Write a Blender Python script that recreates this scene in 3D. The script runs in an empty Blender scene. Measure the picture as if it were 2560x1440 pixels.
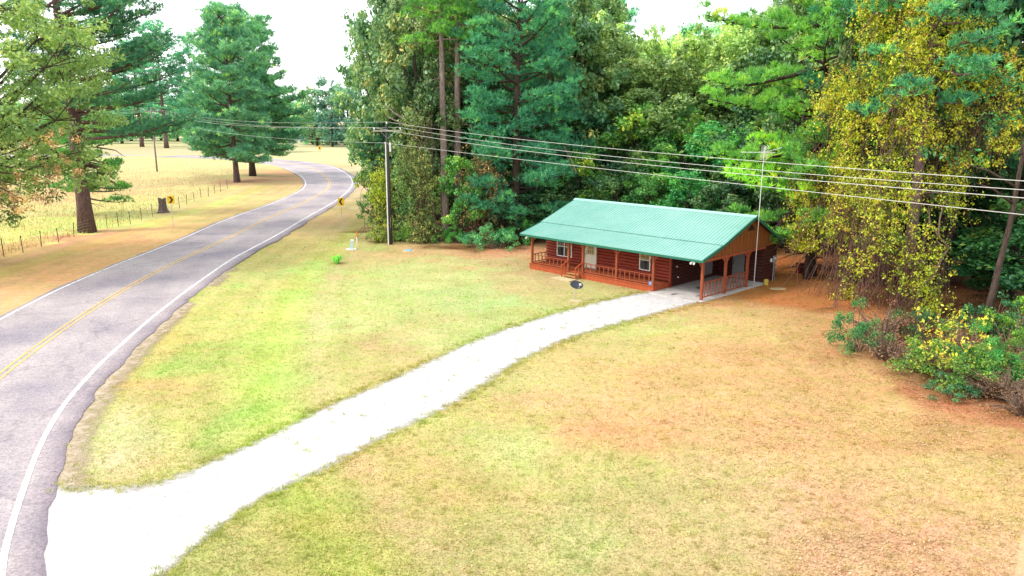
import bpy, math, random
import numpy as np
from mathutils import Vector, Matrix

R = math.radians
PI = math.pi
scene = bpy.context.scene
COL = scene.collection
random.seed(7)

# ------------------------------------------------------------------ camera
F, YH, H = 1898.66, 301.06, 10.0
PIT = math.atan((720 - YH) / F)
cP, sP = math.cos(PIT), math.sin(PIT)
cam_d = bpy.data.cameras.new('camera')
cam_d.sensor_width = 36.0
cam_d.lens = 36.0 * F / 2560.0
cam_d.clip_start, cam_d.clip_end = 0.1, 6000
cam = bpy.data.objects.new('camera', cam_d)
COL.objects.link(cam)
cam.location = (0, 0, H)
cam.rotation_euler = (PI / 2 - PIT, 0, 0)
scene.camera = cam


def G(px, py, z=0.0):
    """photo measurement -> point on the ground"""
    v = py - 720
    fw, dn = F * cP - v * sP, F * sP + v * cP
    t = (H - z) / dn
    return ((px - 1280) * t, fw * t)


def AX(px, Y, z=8.0):
    """x of a thing seen in column px standing at distance Y"""
    return (px - 1280) / F * (Y * cP + (H - z) * sP)


def HZ(py, Y):
    """height of a point seen in row py at distance Y"""
    k = (py - 720) / F
    return H - Y * (sP + k * cP) / (cP - k * sP)


# ------------------------------------------------------------------ noise
_rs = np.random.RandomState(3)
_perm = _rs.rand(256, 256)


def vnoise(x, y):
    xi, yi = np.floor(x).astype(int), np.floor(y).astype(int)
    fx, fy = x - xi, y - yi
    fx, fy = fx * fx * (3 - 2 * fx), fy * fy * (3 - 2 * fy)
    g = lambda a, b: _perm[a % 256, b % 256]
    return (g(xi, yi) * (1 - fx) + g(xi + 1, yi) * fx) * (1 - fy) + (g(xi, yi + 1) * (1 - fx) + g(xi + 1, yi + 1) * fx) * fy


def fbm(x, y, o=4):
    s, a, t = 0, 1, 0
    for i in range(o):
        s = s + a * vnoise(x * 2 ** i + 17 * i, y * 2 ** i + 31 * i)
        t += a
        a *= .55
    return s / t


# ------------------------------------------------------------------ object helpers
def tag(o, label=None, cat=None, group=None, kind=None):
    if label: o['label'] = label
    if cat: o['category'] = cat
    if group: o['group'] = group
    if kind: o['kind'] = kind
    return o


def empty(name, loc, rz=0.0):
    o = bpy.data.objects.new(name, None)
    o.empty_display_size = .3
    COL.objects.link(o)
    o.location = loc
    o.rotation_euler = (0, 0, rz)
    return o


class MB:
    """collects polygons; build() links them as ONE mesh object"""
    def __init__(s):
        s.v, s.f = [], []

    def add(s, vs, fs):
        n = len(s.v)
        s.v += [tuple(p) for p in vs]
        s.f += [tuple(i + n for i in f) for f in fs]
        return s

    def box(s, c, d, rot=None, taper=1.0):
        x, y, z = d[0] / 2, d[1] / 2, d[2] / 2
        vs = []
        for sz in (-1, 1):
            k = taper if sz > 0 else 1
            for sx, sy in ((-1, -1), (1, -1), (1, 1), (-1, 1)):
                vs.append(Vector((sx * x * k, sy * y * k, sz * z)))
        if rot is not None: vs = [rot @ p for p in vs]
        vs = [p + Vector(c) for p in vs]
        return s.add(vs, [(3, 2, 1, 0), (4, 5, 6, 7), (0, 1, 5, 4), (1, 2, 6, 5), (2, 3, 7, 6), (3, 0, 4, 7)])

    def bar(s, p, q, w, h=None):
        p, q = Vector(p), Vector(q)
        d = q - p
        rot = d.to_track_quat('Y', 'Z').to_matrix()
        return s.box((p + q) / 2, (w, d.length, h or w), rot)

    def tube(s, path, rad, k=8, cap=True):
        path = [Vector(p) for p in path]
        if not hasattr(rad, '__len__'): rad = [rad] * len(path)
        n0 = len(s.v)
        vs, fs = [], []
        for i, p in enumerate(path):
            d = (path[min(i + 1, len(path) - 1)] - path[max(i - 1, 0)]).normalized()
            u = d.cross(Vector((0.31, 0.95, 0.05)))
            if u.length < .05: u = d.cross(Vector((1, 0, 0)))
            u.normalize()
            w = d.cross(u)
            for j in range(k):
                a = 2 * PI * j / k
                vs.append(p + (u * math.cos(a) + w * math.sin(a)) * rad[i])
        for i in range(len(path) - 1):
            for j in range(k):
                fs.append((i * k + j, i * k + (j + 1) % k, (i + 1) * k + (j + 1) % k, (i + 1) * k + j))
        if cap:
            fs.append(tuple(range(k - 1, -1, -1)))
            fs.append(tuple((len(path) - 1) * k + j for j in range(k)))
        return s.add(vs, fs)

    def prism(s, poly, h, M=None):
        """poly: list of (x,y) extruded from z=0 to h, optional matrix"""
        n = len(poly)
        vs = [Vector((x, y, 0)) for x, y in poly] + [Vector((x, y, h)) for x, y in poly]
        if M is not None: vs = [M @ p for p in vs]
        return s.add(vs, [tuple(range(n - 1, -1, -1)), tuple(range(n, 2 * n))] + [(i, (i + 1) % n, n + (i + 1) % n, n + i) for i in range(n)])

    def mesh(s, name, m, smooth=False):
        me = bpy.data.meshes.new(name)
        me.from_pydata(s.v, [], s.f)
        me.materials.append(m)
        if smooth: me.polygons.foreach_set('use_smooth', [True] * len(me.polygons))
        me.update()
        return me

    def build(s, name, m, parent=None, smooth=False, loc=None):
        o = bpy.data.objects.new(name, s.mesh(name, m, smooth))
        COL.objects.link(o)
        if parent: o.parent = parent
        if loc: o.location = loc
        return o


def np_mesh(name, V, Fc, m, tone=None, col=None, smooth=False):
    """V (n,3), Fc (m,k) -> mesh, with optional per-point tone / colour"""
    me = bpy.data.meshes.new(name)
    k = Fc.shape[1]
    me.vertices.add(len(V))
    me.vertices.foreach_set('co', np.ascontiguousarray(V, dtype=np.float32).ravel())
    me.loops.add(Fc.size)
    me.loops.foreach_set('vertex_index', np.ascontiguousarray(Fc, dtype=np.int32).ravel())
    me.polygons.add(len(Fc))
    me.polygons.foreach_set('loop_start', np.arange(0, Fc.size, k, dtype=np.int32))
    if smooth: me.polygons.foreach_set('use_smooth', np.ones(len(Fc), dtype=bool))
    if tone is not None:
        a = me.attributes.new('tone', 'FLOAT', 'POINT')
        a.data.foreach_set('value', np.ascontiguousarray(tone, dtype=np.float32))
    if col is not None:
        a = me.attributes.new('Col', 'FLOAT_COLOR', 'POINT')
        c4 = np.ones((len(V), 4), dtype=np.float32)
        c4[:, :3] = col
        a.data.foreach_set('color', c4.ravel())
    me.materials.append(m)
    me.update(calc_edges=True)
    return me


def link(name, me, parent=None):
    o = bpy.data.objects.new(name, me)
    COL.objects.link(o)
    if parent: o.parent = parent
    return o


# ------------------------------------------------------------------ materials
def lin(c):
    c = np.asarray(c, dtype=float) / 255.0
    return np.where(c <= .04045, c / 12.92, ((c + .055) / 1.055) ** 2.4)


class NT:
    def __init__(s, name):
        s.m = bpy.data.materials.new(name)
        s.m.use_nodes = True
        s.t = s.m.node_tree
        s.t.nodes.clear()
        s.out = s.n('ShaderNodeOutputMaterial')

    def n(s, ty, **kw):
        nd = s.t.nodes.new(ty)
        for k, v in kw.items():
            if k in nd.inputs: nd.inputs[k].default_value = v
            else: setattr(nd, k, v)
        return nd

    def l(s, a, b): s.t.links.new(a, b)

    def noise(s, scale, detail=4, rough=.6, coord='Object', dim='3D', stretch=None):
        tc = s.n('ShaderNodeTexCoord')
        no = s.n('ShaderNodeTexNoise', Scale=scale, Detail=detail, Roughness=rough)
        src = tc.outputs[coord]
        if stretch:
            mp = s.n('ShaderNodeMapping')
            mp.inputs['Scale'].default_value = stretch
            s.l(src, mp.inputs['Vector']); src = mp.outputs[0]
        s.l(src, no.inputs['Vector'])
        return no.outputs['Fac']

    def ramp(s, fac, stops):
        r = s.n('ShaderNodeValToRGB')
        e = r.color_ramp.elements
        while len(e) < len(stops): e.new(.5)
        for el, (p, c) in zip(e, stops):
            el.position = p
            el.color = (*c[:3], 1)
        s.l(fac, r.inputs[0])
        return r.outputs[0]

    def mul(s, a, b, mode='MULTIPLY', fac=1.0):
        mx = s.n('ShaderNodeMix', data_type='RGBA', blend_type=mode)
        if hasattr(fac, 'links'): s.l(fac, mx.inputs[0])
        else: mx.inputs[0].default_value = fac
        for q, i in ((a, 6), (b, 7)):
            if hasattr(q, 'links'): s.l(q, mx.inputs[i])
            else: mx.inputs[i].default_value = (*q[:3], 1)
        return mx.outputs[2]

    def pr(s, color, rough=.7, metal=0.0, spec=.3, bump=None, bstr=.3, bdist=.02):
        b = s.n('ShaderNodeBsdfPrincipled', Roughness=rough, Metallic=metal)
        b.inputs['Specular IOR Level'].default_value = spec
        if hasattr(color, 'links'): s.l(color, b.inputs['Base Color'])
        else: b.inputs['Base Color'].default_value = (*color[:3], 1)
        if bump is not None:
            bp = s.n('ShaderNodeBump', Strength=bstr, Distance=bdist)
            s.l(bump, bp.inputs['Height'])
            s.l(bp.outputs[0], b.inputs['Normal'])
        s.l(b.outputs[0], s.out.inputs[0])
        return b


def plain(name, c, rough=.6, metal=0.0, var=.25, scale=6.0, spec=.3, stretch=None, bump=0.15):
    t = NT(name)
    f = t.noise(scale, 5, .65, stretch=stretch)
    k0, k1 = 1 - var, 1 + var * .6
    colr = t.ramp(f, [(.3, tuple(min(1, q * k0) for q in c)), (.7, tuple(min(1, q * k1) for q in c))])
    t.pr(colr, rough, metal, spec, f, bump)
    return t.m


LB = 2.3      # foliage albedo level


def leaf_mat(name, stops, trans=.3, rough=.5, spec=.25):
    t = NT(name)
    at = t.n('ShaderNodeAttribute', attribute_name='tone')
    stops = [(p, tuple(min(.8, q * LB) for q in cc)) for p, cc in stops]
    c = t.ramp(at.outputs['Fac'], stops)
    oi = t.n('ShaderNodeObjectInfo')
    c = t.mul(c, oi.outputs['Color'])  # tint per object, also holding painted haze and woodland shade
    b = t.n('ShaderNodeBsdfPrincipled', Roughness=rough)
    b.inputs['Specular IOR Level'].default_value = spec
    t.l(c, b.inputs['Base Color'])
    tr = t.n('ShaderNodeBsdfTranslucent')
    t.l(t.mul(c, (1.15, 1.1, .6)), tr.inputs[0])
    mx = t.n('ShaderNodeMixShader', Fac=trans)
    t.l(b.outputs[0], mx.inputs[1]); t.l(tr.outputs[0], mx.inputs[2])
    t.l(mx.outputs[0], t.out.inputs[0])
    return t.m


def bark_mat(name, c0, c1):
    t = NT(name)
    f = t.noise(3.0, 7, .7, stretch=(4, 4, .8))
    c = t.ramp(f, [(.3, c0), (.68, c1)])
    t.pr(c, .9, 0, .1, f, .9, .06)
    return t.m


def col_mat(name, scale_rough=.9, trans=0.0):
    """takes the colour that was given to the mesh point by point"""
    t = NT(name)
    at = t.n('ShaderNodeAttribute', attribute_name='Col')
    b = t.n('ShaderNodeBsdfDiffuse')
    t.l(at.outputs['Color'], b.inputs[0])
    if trans:
        tr = t.n('ShaderNodeBsdfTranslucent')
        t.l(at.outputs['Color'], tr.inputs[0])
        mx = t.n('ShaderNodeMixShader', Fac=trans)
        t.l(b.outputs[0], mx.inputs[1]); t.l(tr.outputs[0], mx.inputs[2])
        t.l(mx.outputs[0], t.out.inputs[0])
    else:
        t.l(b.outputs[0], t.out.inputs[0])
    return t.m


M = {}
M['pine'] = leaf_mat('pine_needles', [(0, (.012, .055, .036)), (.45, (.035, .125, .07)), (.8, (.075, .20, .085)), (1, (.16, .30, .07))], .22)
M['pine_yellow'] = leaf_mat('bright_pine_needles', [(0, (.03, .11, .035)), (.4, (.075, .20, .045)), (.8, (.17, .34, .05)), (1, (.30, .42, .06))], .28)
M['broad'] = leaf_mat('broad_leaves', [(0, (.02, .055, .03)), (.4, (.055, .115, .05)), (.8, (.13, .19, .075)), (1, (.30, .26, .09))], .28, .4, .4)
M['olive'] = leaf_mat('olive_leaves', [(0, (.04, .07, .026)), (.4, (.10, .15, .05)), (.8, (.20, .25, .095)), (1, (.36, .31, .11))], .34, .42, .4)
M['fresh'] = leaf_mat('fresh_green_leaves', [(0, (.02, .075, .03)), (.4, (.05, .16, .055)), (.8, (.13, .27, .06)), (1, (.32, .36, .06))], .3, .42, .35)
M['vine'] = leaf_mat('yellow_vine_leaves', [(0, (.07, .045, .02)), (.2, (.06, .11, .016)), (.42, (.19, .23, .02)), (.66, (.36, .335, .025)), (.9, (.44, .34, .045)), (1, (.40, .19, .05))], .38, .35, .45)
M['brush'] = leaf_mat('dry_brush_leaves', [(0, (.05, .035, .022)), (.5, (.14, .10, .055)), (1, (.30, .22, .10))], .2)
M['bark_pine'] = bark_mat('pine_bark', (.035, .022, .022), (.21, .135, .12))
M['bark_pale'] = bark_mat('pale_pine_bark', (.10, .07, .065), (.40, .29, .26))
M['vine_stem'] = bark_mat('vine_stems', (.075, .038, .03), (.21, .12, .09))
M['bark_dark'] = bark_mat('dark_bark', (.02, .014, .012), (.10, .07, .055))
M['twig'] = bark_mat('twigs', (.08, .05, .035), (.26, .18, .13))

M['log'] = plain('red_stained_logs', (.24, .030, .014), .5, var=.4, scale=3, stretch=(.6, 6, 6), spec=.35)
M['logdark'] = plain('shade_darkened_logs', (.060, .016, .012), .6, var=.4, scale=3, stretch=(6, .6, 6))  # the red logs darkened to paint in the carport shade
M['postwood'] = plain('red_brown_posts', (.28, .066, .026), .55, var=.35, scale=4, stretch=(3, 3, .6), spec=.3)
M['trim'] = plain('orange_red_stained_wood', (.36, .072, .024), .5, var=.3, scale=4, stretch=(3, 3, .6), spec=.35)
M['deck'] = plain('deck_boards', (.30, .075, .03), .6, var=.3, scale=4)
M['step'] = plain('worn_step_wood', (.42, .20, .07), .7, var=.3, scale=5)
M['gable'] = plain('stained_gable_boards', (.21, .070, .018), .6, var=.45, scale=4, stretch=(8, 8, .5))
M['white'] = plain('white_paint', (.72, .70, .64), .5, var=.08, scale=9)
M['cream'] = plain('cream_door_paint', (.66, .62, .50), .5, var=.08, scale=7)
M['curtain'] = plain('tan_curtain', (.34, .25, .08), .8, var=.4, scale=9, stretch=(8, 8, .5))
M['galv'] = plain('galvanised_steel', (.50, .50, .52), .4, .6, var=.2)
M['alu'] = plain('aluminium', (.72, .72, .72), .35, .5, var=.12)
M['grey'] = plain('grey_plastic', (.30, .32, .34), .5, var=.15)
M['dishgrey'] = plain('dish_grey', (.05, .055, .065), .9, var=.2, scale=9, spec=.05)
M['concrete'] = plain('concrete', (.42, .40, .37), .85, var=.3, scale=2.5)
M['tanwood'] = plain('tan_pad', (.50, .40, .22), .85, var=.3, scale=4)
M['pole'] = plain('creosoted_pole', (.045, .038, .04), .8, var=.4, scale=3, stretch=(4, 4, .4))
M['pole_old'] = plain('weathered_pole', (.24, .17, .16), .85, var=.3, scale=3, stretch=(4, 4, .4))
M['armwood'] = plain('weathered_crossarm', (.42, .38, .29), .85, var=.3, scale=5)
M['wire'] = plain('aluminium_wire', (.46, .46, .43), .6, .0, var=.05)
M['signyellow'] = plain('sign_yellow', (.82, .50, .012), .45, var=.05, spec=.4)
M['signblack'] = plain('sign_black', (.012, .011, .010), .5, var=.1)
M['orange'] = plain('marker_orange', (.75, .14, .02), .5, var=.1)
M['bluelid'] = plain('blue_lid', (.22, .42, .62), .5, var=.15)
M['signblue'] = plain('sign_blue', (.10, .27, .55), .4, var=.1)
M['ped'] = plain('pale_green_pedestal', (.42, .58, .55), .5, var=.1)
M['bucket'] = plain('yellow_bucket', (.55, .40, .06), .5, var=.15)
M['barrel'] = plain('red_barrel', (.17, .018, .018), .55, var=.3)
M['shedgrey'] = plain('grey_boards', (.22, .20, .24), .8, var=.2)
M['farblue'] = plain('blue_paint', (.06, .14, .36), .5, var=.2)
M['farwhite'] = plain('off_white_siding', (.66, .63, .60), .6, var=.1)
M['farroof'] = plain('brown_shingle', (.25, .15, .13), .8, var=.2)
M['stumpwood'] = bark_mat('stump_wood', (.04, .03, .03), (.24, .18, .16))
M['shadedwhite'] = plain('shade_darkened_white', (.18, .168, .172), .6, var=.12)  # white paint with the carport's shade put into its colour
M['rubber'] = plain('black_rubber', (.02, .02, .02), .7)
M['post'] = plain('rusty_post', (.085, .055, .05), .8, var=.4)


def roof_material():
    t = NT('green_metal_roof')
    f = t.noise(.7, 4, .6)
    f2 = t.noise(14, 3, .6, stretch=(1, .25, 1))
    c = t.ramp(f, [(.3, (.15, .345, .285)), (.7, (.20, .39, .33))])
    c = t.mul(c, t.ramp(f2, [(.35, (.88, .9, .9)), (.7, (1.05, 1.05, 1.05))]))
    t.pr(c, .42, .0, .45, f2, .05)
    return t.m


M['roof'] = roof_material()
M['roofdark'] = plain('dark_green_trim', (.012, .13, .085), .4, var=.15, spec=.4)
M['ridge'] = plain('pale_green_ridge', (.27, .50, .42), .4, var=.1)
M['soffit'] = plain('soffit_wood', (.05, .018, .01), .7)  # wood colour darkened to imitate shade under the roof


def glass_material():
    t = NT('window_glass')
    f = t.noise(1.2, 2)
    t.pr(t.ramp(f, [(.3, (.015, .018, .03)), (.7, (.04, .045, .06))]), .08, 0, .6)
    return t.m


M['glass'] = glass_material()


def slab_material():
    t = NT('carport_slab')
    f = t.noise(1.6, 5)
    c = t.ramp(f, [(.3, (.36, .33, .31)), (.7, (.52, .49, .46))])
    s = t.noise(.9, 3, .5, stretch=(1.4, .7, 1))
    c = t.mul(c, t.ramp(s, [(.60, (1, 1, 1)), (.68, (.28, .25, .24))]))
    t.pr(c, .85, 0, .2, f, .2)
    return t.m


M['slab'] = slab_material()


def ground_material():
    t = NT('lawn_ground')
    at = t.n('ShaderNodeAttribute', attribute_name='Col')
    f1 = t.noise(.5, 6, .65)
    f2 = t.noise(3.2, 6, .75)
    f3 = t.noise(19, 4, .8)
    c = t.mul(at.outputs['Color'], t.ramp(f1, [(.3, (.86, .92, .86)), (.7, (1.12, 1.06, 1.1))]))
    f4 = t.noise(1.3, 5, .75)
    c = t.mul(c, t.ramp(f2, [(.28, (.72, .78, .62)), (.5, (1, 1, 1)), (.72, (1.24, 1.16, 1.2))]))
    c = t.mul(c, t.ramp(f4, [(.3, (.88, 1.04, .72)), (.5, (1, 1, 1)), (.7, (1.13, .99, 1.12))]))
    c = t.mul(c, t.ramp(f3, [(.3, (.74, .74, .70)), (.5, (1, 1, 1)), (.7, (1.22, 1.2, 1.22))]))
    t.pr(c, .95, 0, .05, f3, .5, .03)
    return t.m


def asphalt_material():
    t = NT('worn_asphalt')
    f1 = t.noise(.16, 4, .6)
    f2 = t.noise(1.3, 5, .7)
    f3 = t.noise(13, 4, .85)
    c = t.ramp(f1, [(.32, (.235, .21, .232)), (.48, (.33, .288, .282)), (.68, (.40, .352, .336))])
    c = t.mul(c, t.ramp(f2, [(.3, (.88, .88, .9)), (.7, (1.08, 1.07, 1.06))]))
    c = t.mul(c, t.ramp(f3, [(.3, (.5, .5, .52)), (.5, (1, 1, 1)), (.7, (1.5, 1.42, 1.42))]))
    at = t.n('ShaderNodeAttribute', attribute_name='tone')
    c = t.mul(c, t.ramp(at.outputs['Fac'], [(0, (.55, .52, .6)), (.12, (.8, .78, .82)), (.35, (1.04, 1.04, 1.04)), (.6, (.92, .92, .95)), (1, (1.05, 1.05, 1.05))]))
    tc = t.n('ShaderNodeTexCoord')
    vo = t.n('ShaderNodeTexVoronoi', Scale=.10, feature='DISTANCE_TO_EDGE')
    wv = t.n('ShaderNodeMix', data_type='VECTOR')
    wv.inputs[0].default_value = .12
    nz = t.n('ShaderNodeTexNoise', Scale=1.1, Detail=5)
    t.l(tc.outputs['Object'], nz.inputs['Vector'])
    t.l(tc.outputs['Object'], wv.inputs[4])
    sc_ = t.n('ShaderNodeVectorMath', operation='SCALE')
    sc_.inputs['Scale'].default_value = 14
    t.l(nz.outputs['Color'], sc_.inputs[0])
    t.l(sc_.outputs[0], wv.inputs[5])
    t.l(wv.outputs[1], vo.inputs['Vector'])
    c = t.mul(c, t.ramp(vo.outputs['Distance'], [(0, (.80, .79, .82)), (.006, (.90, .89, .91)), (.012, (1, 1, 1))]))
    t.pr(c, .85, 0, .2, f3, .3, .01)
    return t.m


def edge_mat(name, c0, c1, lo, hi, ns=2.2, fine=.35):
    """surface whose rim breaks up into the ground below"""
    t = NT(name)
    f = t.noise(ns, 6, .7)
    f2 = t.noise(24, 3, .8)
    c = t.mul(t.ramp(f, [(.3, c0), (.65, c1)]), t.ramp(f2, [(.3, (1 - fine,) * 3), (.6, (1, 1, 1))]))
    b = t.pr(c, .9, 0, .1, f2, .4, .02)
    at = t.n('ShaderNodeAttribute', attribute_name='tone')
    ad = t.n('ShaderNodeMath', operation='ADD')
    t.l(at.outputs['Fac'], ad.inputs[0]); t.l(f, ad.inputs[1])
    f4 = t.noise(9, 4, .7)
    ad2 = t.n('ShaderNodeMath', operation='MULTIPLY_ADD')
    t.l(f4, ad2.inputs[0]); ad2.inputs[1].default_value = .45; t.l(ad.outputs[0], ad2.inputs[2])
    mr = t.n('ShaderNodeMapRange')
    mr.inputs['From Min'].default_value = lo; mr.inputs['From Max'].default_value = hi
    t.l(ad2.outputs[0], mr.inputs['Value'])
    tr = t.n('ShaderNodeBsdfTransparent')
    mx = t.n('ShaderNodeMixShader')
    t.l(mr.outputs[0], mx.inputs[0]); t.l(tr.outputs[0], mx.inputs[1]); t.l(b.outputs[0], mx.inputs[2])
    t.l(mx.outputs[0], t.out.inputs[0])
    return t.m


def paint_mat(name, c):
    t = NT(name)
    f = t.noise(9, 5, .75)
    f2 = t.noise(.8, 3)
    c2 = t.mul(t.ramp(f, [(.38, (.30, .26, .25)), (.52, c)]), t.ramp(f2, [(.3, (.78, .78, .8)), (.6, (1, 1, 1))]))
    t.pr(c2, .7, 0, .2)
    return t.m


M['ground'] = ground_material()
M['asphalt'] = asphalt_material()
M['gravel'] = edge_mat('white_gravel', (.40, .372, .345), (.56, .54, .522), .86, 1.42, fine=.3)
M['shoulder'] = edge_mat('sandy_shoulder', (.36, .27, .18), (.48, .39, .28), 1.05, 1.65)
M['linewhite'] = paint_mat('white_road_paint', (.82, .80, .80))
M['lineyellow'] = paint_mat('yellow_road_paint', (.82, .50, .10))
M['grass'] = col_mat('grass_blades', trans=.5)
M['litter'] = col_mat('fallen_leaves', trans=.1)

# ------------------------------------------------------------------ world and sun
SUN_AZ, SUN_EL = R(256), R(46)      # azimuth measured clockwise from +Y: from the left, a little behind the camera
w = bpy.data.worlds.new('World')
scene.world = w
w.use_nodes = True
nt = w.node_tree
nt.nodes.clear()
wo = nt.nodes.new('ShaderNodeOutputWorld')
sky = nt.nodes.new('ShaderNodeTexSky')
sky.sky_type = 'NISHITA'
sky.sun_disc = False
sky.sun_elevation = SUN_EL
sky.sun_rotation = SUN_AZ
sky.dust_density = 3.0
b1 = nt.nodes.new('ShaderNodeBackground')
b1.inputs[1].default_value = .12
nt.links.new(sky.outputs[0], b1.inputs[0])
tc = nt.nodes.new('ShaderNodeTexCoord')
no = nt.nodes.new('ShaderNodeTexNoise')
no.inputs['Scale'].default_value = 3.0
no.inputs['Detail'].default_value = 5
nt.links.new(tc.outputs['Generated'], no.inputs['Vector'])
cr = nt.nodes.new('ShaderNodeValToRGB')
cr.color_ramp.elements[0].position = .30
cr.color_ramp.elements[0].color = (.42, .475, .53, 1)
cr.color_ramp.elements[1].position = .62
cr.color_ramp.elements[1].color = (1, 1, 1, 1)
nt.links.new(no.outputs['Fac'], cr.inputs[0])
b2 = nt.nodes.new('ShaderNodeBackground')
b2.inputs[1].default_value = 2.2
nt.links.new(cr.outputs[0], b2.inputs[0])
ad = nt.nodes.new('ShaderNodeAddShader')
nt.links.new(b1.outputs[0], ad.inputs[0]); nt.links.new(b2.outputs[0], ad.inputs[1])
nt.links.new(ad.outputs[0], wo.inputs[0])
sl = bpy.data.lights.new('sun', 'SUN')
sl.energy = 2.8
sl.angle = R(12)
sl.color = (1, .95, .86)
so = bpy.data.objects.new('sun', sl)
COL.objects.link(so)
sd = Vector((math.sin(SUN_AZ) * math.cos(SUN_EL), math.cos(SUN_AZ) * math.cos(SUN_EL), math.sin(SUN_EL)))
so.rotation_euler = sd.to_track_quat('Z', 'Y').to_euler()
so.location = (0, -20, 40)
scene.view_settings.view_transform = 'Standard'
scene.view_settings.look = 'None'
scene.view_settings.exposure = 0
scene.view_settings.gamma = 1
scene.render.engine = 'CYCLES'
scene.cycles.max_bounces = 8
scene.cycles.transparent_max_bounces = 12
scene.cycles.diffuse_bounces = 3
scene.cycles.use_denoising = True


# ------------------------------------------------------------------ road, driveway geometry
def resample(P, n):
    P = np.array(P, dtype=float)
    # Catmull-Rom then uniform arc length
    Q = []
    for i in range(len(P) - 1):
        p0, p1, p2, p3 = P[max(i - 1, 0)], P[i], P[i + 1], P[min(i + 2, len(P) - 1)]
        for t in np.linspace(0, 1, 24, endpoint=False):
            Q.append(.5 * ((2 * p1) + (-p0 + p2) * t + (2 * p0 - 5 * p1 + 4 * p2 - p3) * t * t + (-p0 + 3 * p1 - 3 * p2 + p3) * t ** 3))
    Q.append(P[-1])
    Q = np.array(Q)
    d = np.r_[0, np.cumsum(np.linalg.norm(np.diff(Q, axis=0), axis=1))]
    s = np.linspace(0, d[-1], n)
    return np.c_[np.interp(s, d, Q[:, 0]), np.interp(s, d, Q[:, 1])]


RL = [(-2.5, -14), (-9.5, -2), (-17.8, 12.5), (-23.3, 26)] + [G(*q) for q in [(0, 801), (161, 718), (350, 640), (450, 600), (565, 550), (665, 515), (748, 479), (764, 461), (758, 446), (738, 432), (712, 422), (668, 413), (640, 409)]]
RR = [(4.5, -10), (-1.8, 1), (-7.8, 10)] + [G(*q) for q in [(0, 1412), (55, 1240), (133, 1051), (222, 940), (355, 818), (444, 745), (594, 640), (672, 600), (765, 545), (840, 502), (874, 473), (881, 455), (869, 437), (838, 420), (788, 407), (690, 396), (645, 391)]]
RL += [(RL[-1][0] - 22, RL[-1][1] + 18), (RL[-1][0] - 60, RL[-1][1] + 32), (RL[-1][0] - 220, RL[-1][1] + 50)]
RR += [(RR[-1][0] - 22, RR[-1][1] + 10), (RR[-1][0] - 62, RR[-1][1] + 18), (RR[-1][0] - 220, RR[-1][1] + 34)]
NR = 700
rl, rr = resample(RL, NR), resample(RR, NR)
# pair points across the road by closest centre fraction
rc = (rl + rr) / 2
for _ in range(6):
    k = np.array([.25, .5, .25])
    for a in (0, 1):
        rc[1:-1, a] = np.convolve(rc[:, a], k, 'valid')
tan = np.gradient(rc, axis=0)
tan /= np.linalg.norm(tan, axis=1)[:, None]
nrm = np.c_[-tan[:, 1], tan[:, 0]]          # to the left


def half_width(line, sign):
    out = []
    for i in range(NR):
        rel = line - rc[i]
        al = np.abs(rel @ tan[i])
        j = np.argsort(al + .02 * np.linalg.norm(rel, axis=1))[:3]
        out.append(np.clip(np.mean(rel[j] @ nrm[i]) * sign, 2.7, 5.2))
    o = np.array(out)
    for _ in range(40): o[1:-1] = np.convolve(o, [.25, .5, .25], 'valid')
    return o


hl, hr = half_width(rl, 1), half_width(rr, -1)


def strip(name, offs, z, m, i0=0, i1=NR, tones=None, jit=None):
    """road strip between lateral offsets (arrays, left positive)"""
    k = len(offs)
    V = []
    for o in offs:
        oo = o[i0:i1] if hasattr(o, '__len__') else np.full(i1 - i0, o)
        p = rc[i0:i1] + nrm[i0:i1] * oo[:, None]
        V.append(np.c_[p, np.full(len(p), z)])
    n = i1 - i0
    V = np.concatenate(V)
    Fc = []
    for c in range(k - 1):
        i = np.arange(n - 1)
        Fc.append(np.c_[(c + 1) * n + i, (c + 1) * n + i + 1, c * n + i + 1, c * n + i][:, ::-1])
    tone = None if tones is None else np.repeat(np.array(tones, dtype=float), n)
    o = link(name, np_mesh(name, V, np.concatenate(Fc), m, tone))
    me = o.data
    if me.polygons[0].normal.z < 0: me.flip_normals()
    return o


rj = (fbm(np.arange(NR) * .45, np.zeros(NR), 4) - .5) + (fbm(np.arange(NR) * 1.9, np.ones(NR) * 4, 3) - .5) * .16
lj = (fbm(np.arange(NR) * .45, np.ones(NR) * 9, 4) - .5)
eL, eR = hl + .35 + lj * .35, hr + .85 + rj * .5
tag(strip('road', [eL, hl, hl * .5, 0, -hr * .5, -hr, -hr - .25, -eR], .03, M['asphalt'], tones=[.05, .4, .62, .3, .62, .4, .22, .0]),
    'two lane asphalt road curving away between field and woods', kind='structure')
tag(strip('road_edge_line', [hl + .07, hl - .07], .040, M['linewhite']), 'solid white line along the field side of the road', kind='structure')
tag(strip('road_edge_line', [-hr + .08, -hr - .08], .040, M['linewhite']), 'solid white line along the yard side of the road', kind='structure')
cen = (hl - hr) / 2 - .05
tag(strip('road_centre_line', [cen + .19, cen + .09], .040, M['lineyellow']), 'yellow centre line nearer the field', kind='structure')
tag(strip('road_centre_line', [cen - .09, cen - .19], .040, M['lineyellow']), 'yellow centre line nearer the cabin yard', kind='structure')
tag(strip('road_shoulder', [-eR + .3, -eR - .45, -eR - 1.1 + rj * .6], .007, M['shoulder'], i1=int(np.argmin(np.abs(rc[:330, 1] - 52))), tones=[1.0, .75, .0]), 'pale sandy shoulder beside the asphalt', kind='structure')

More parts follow.
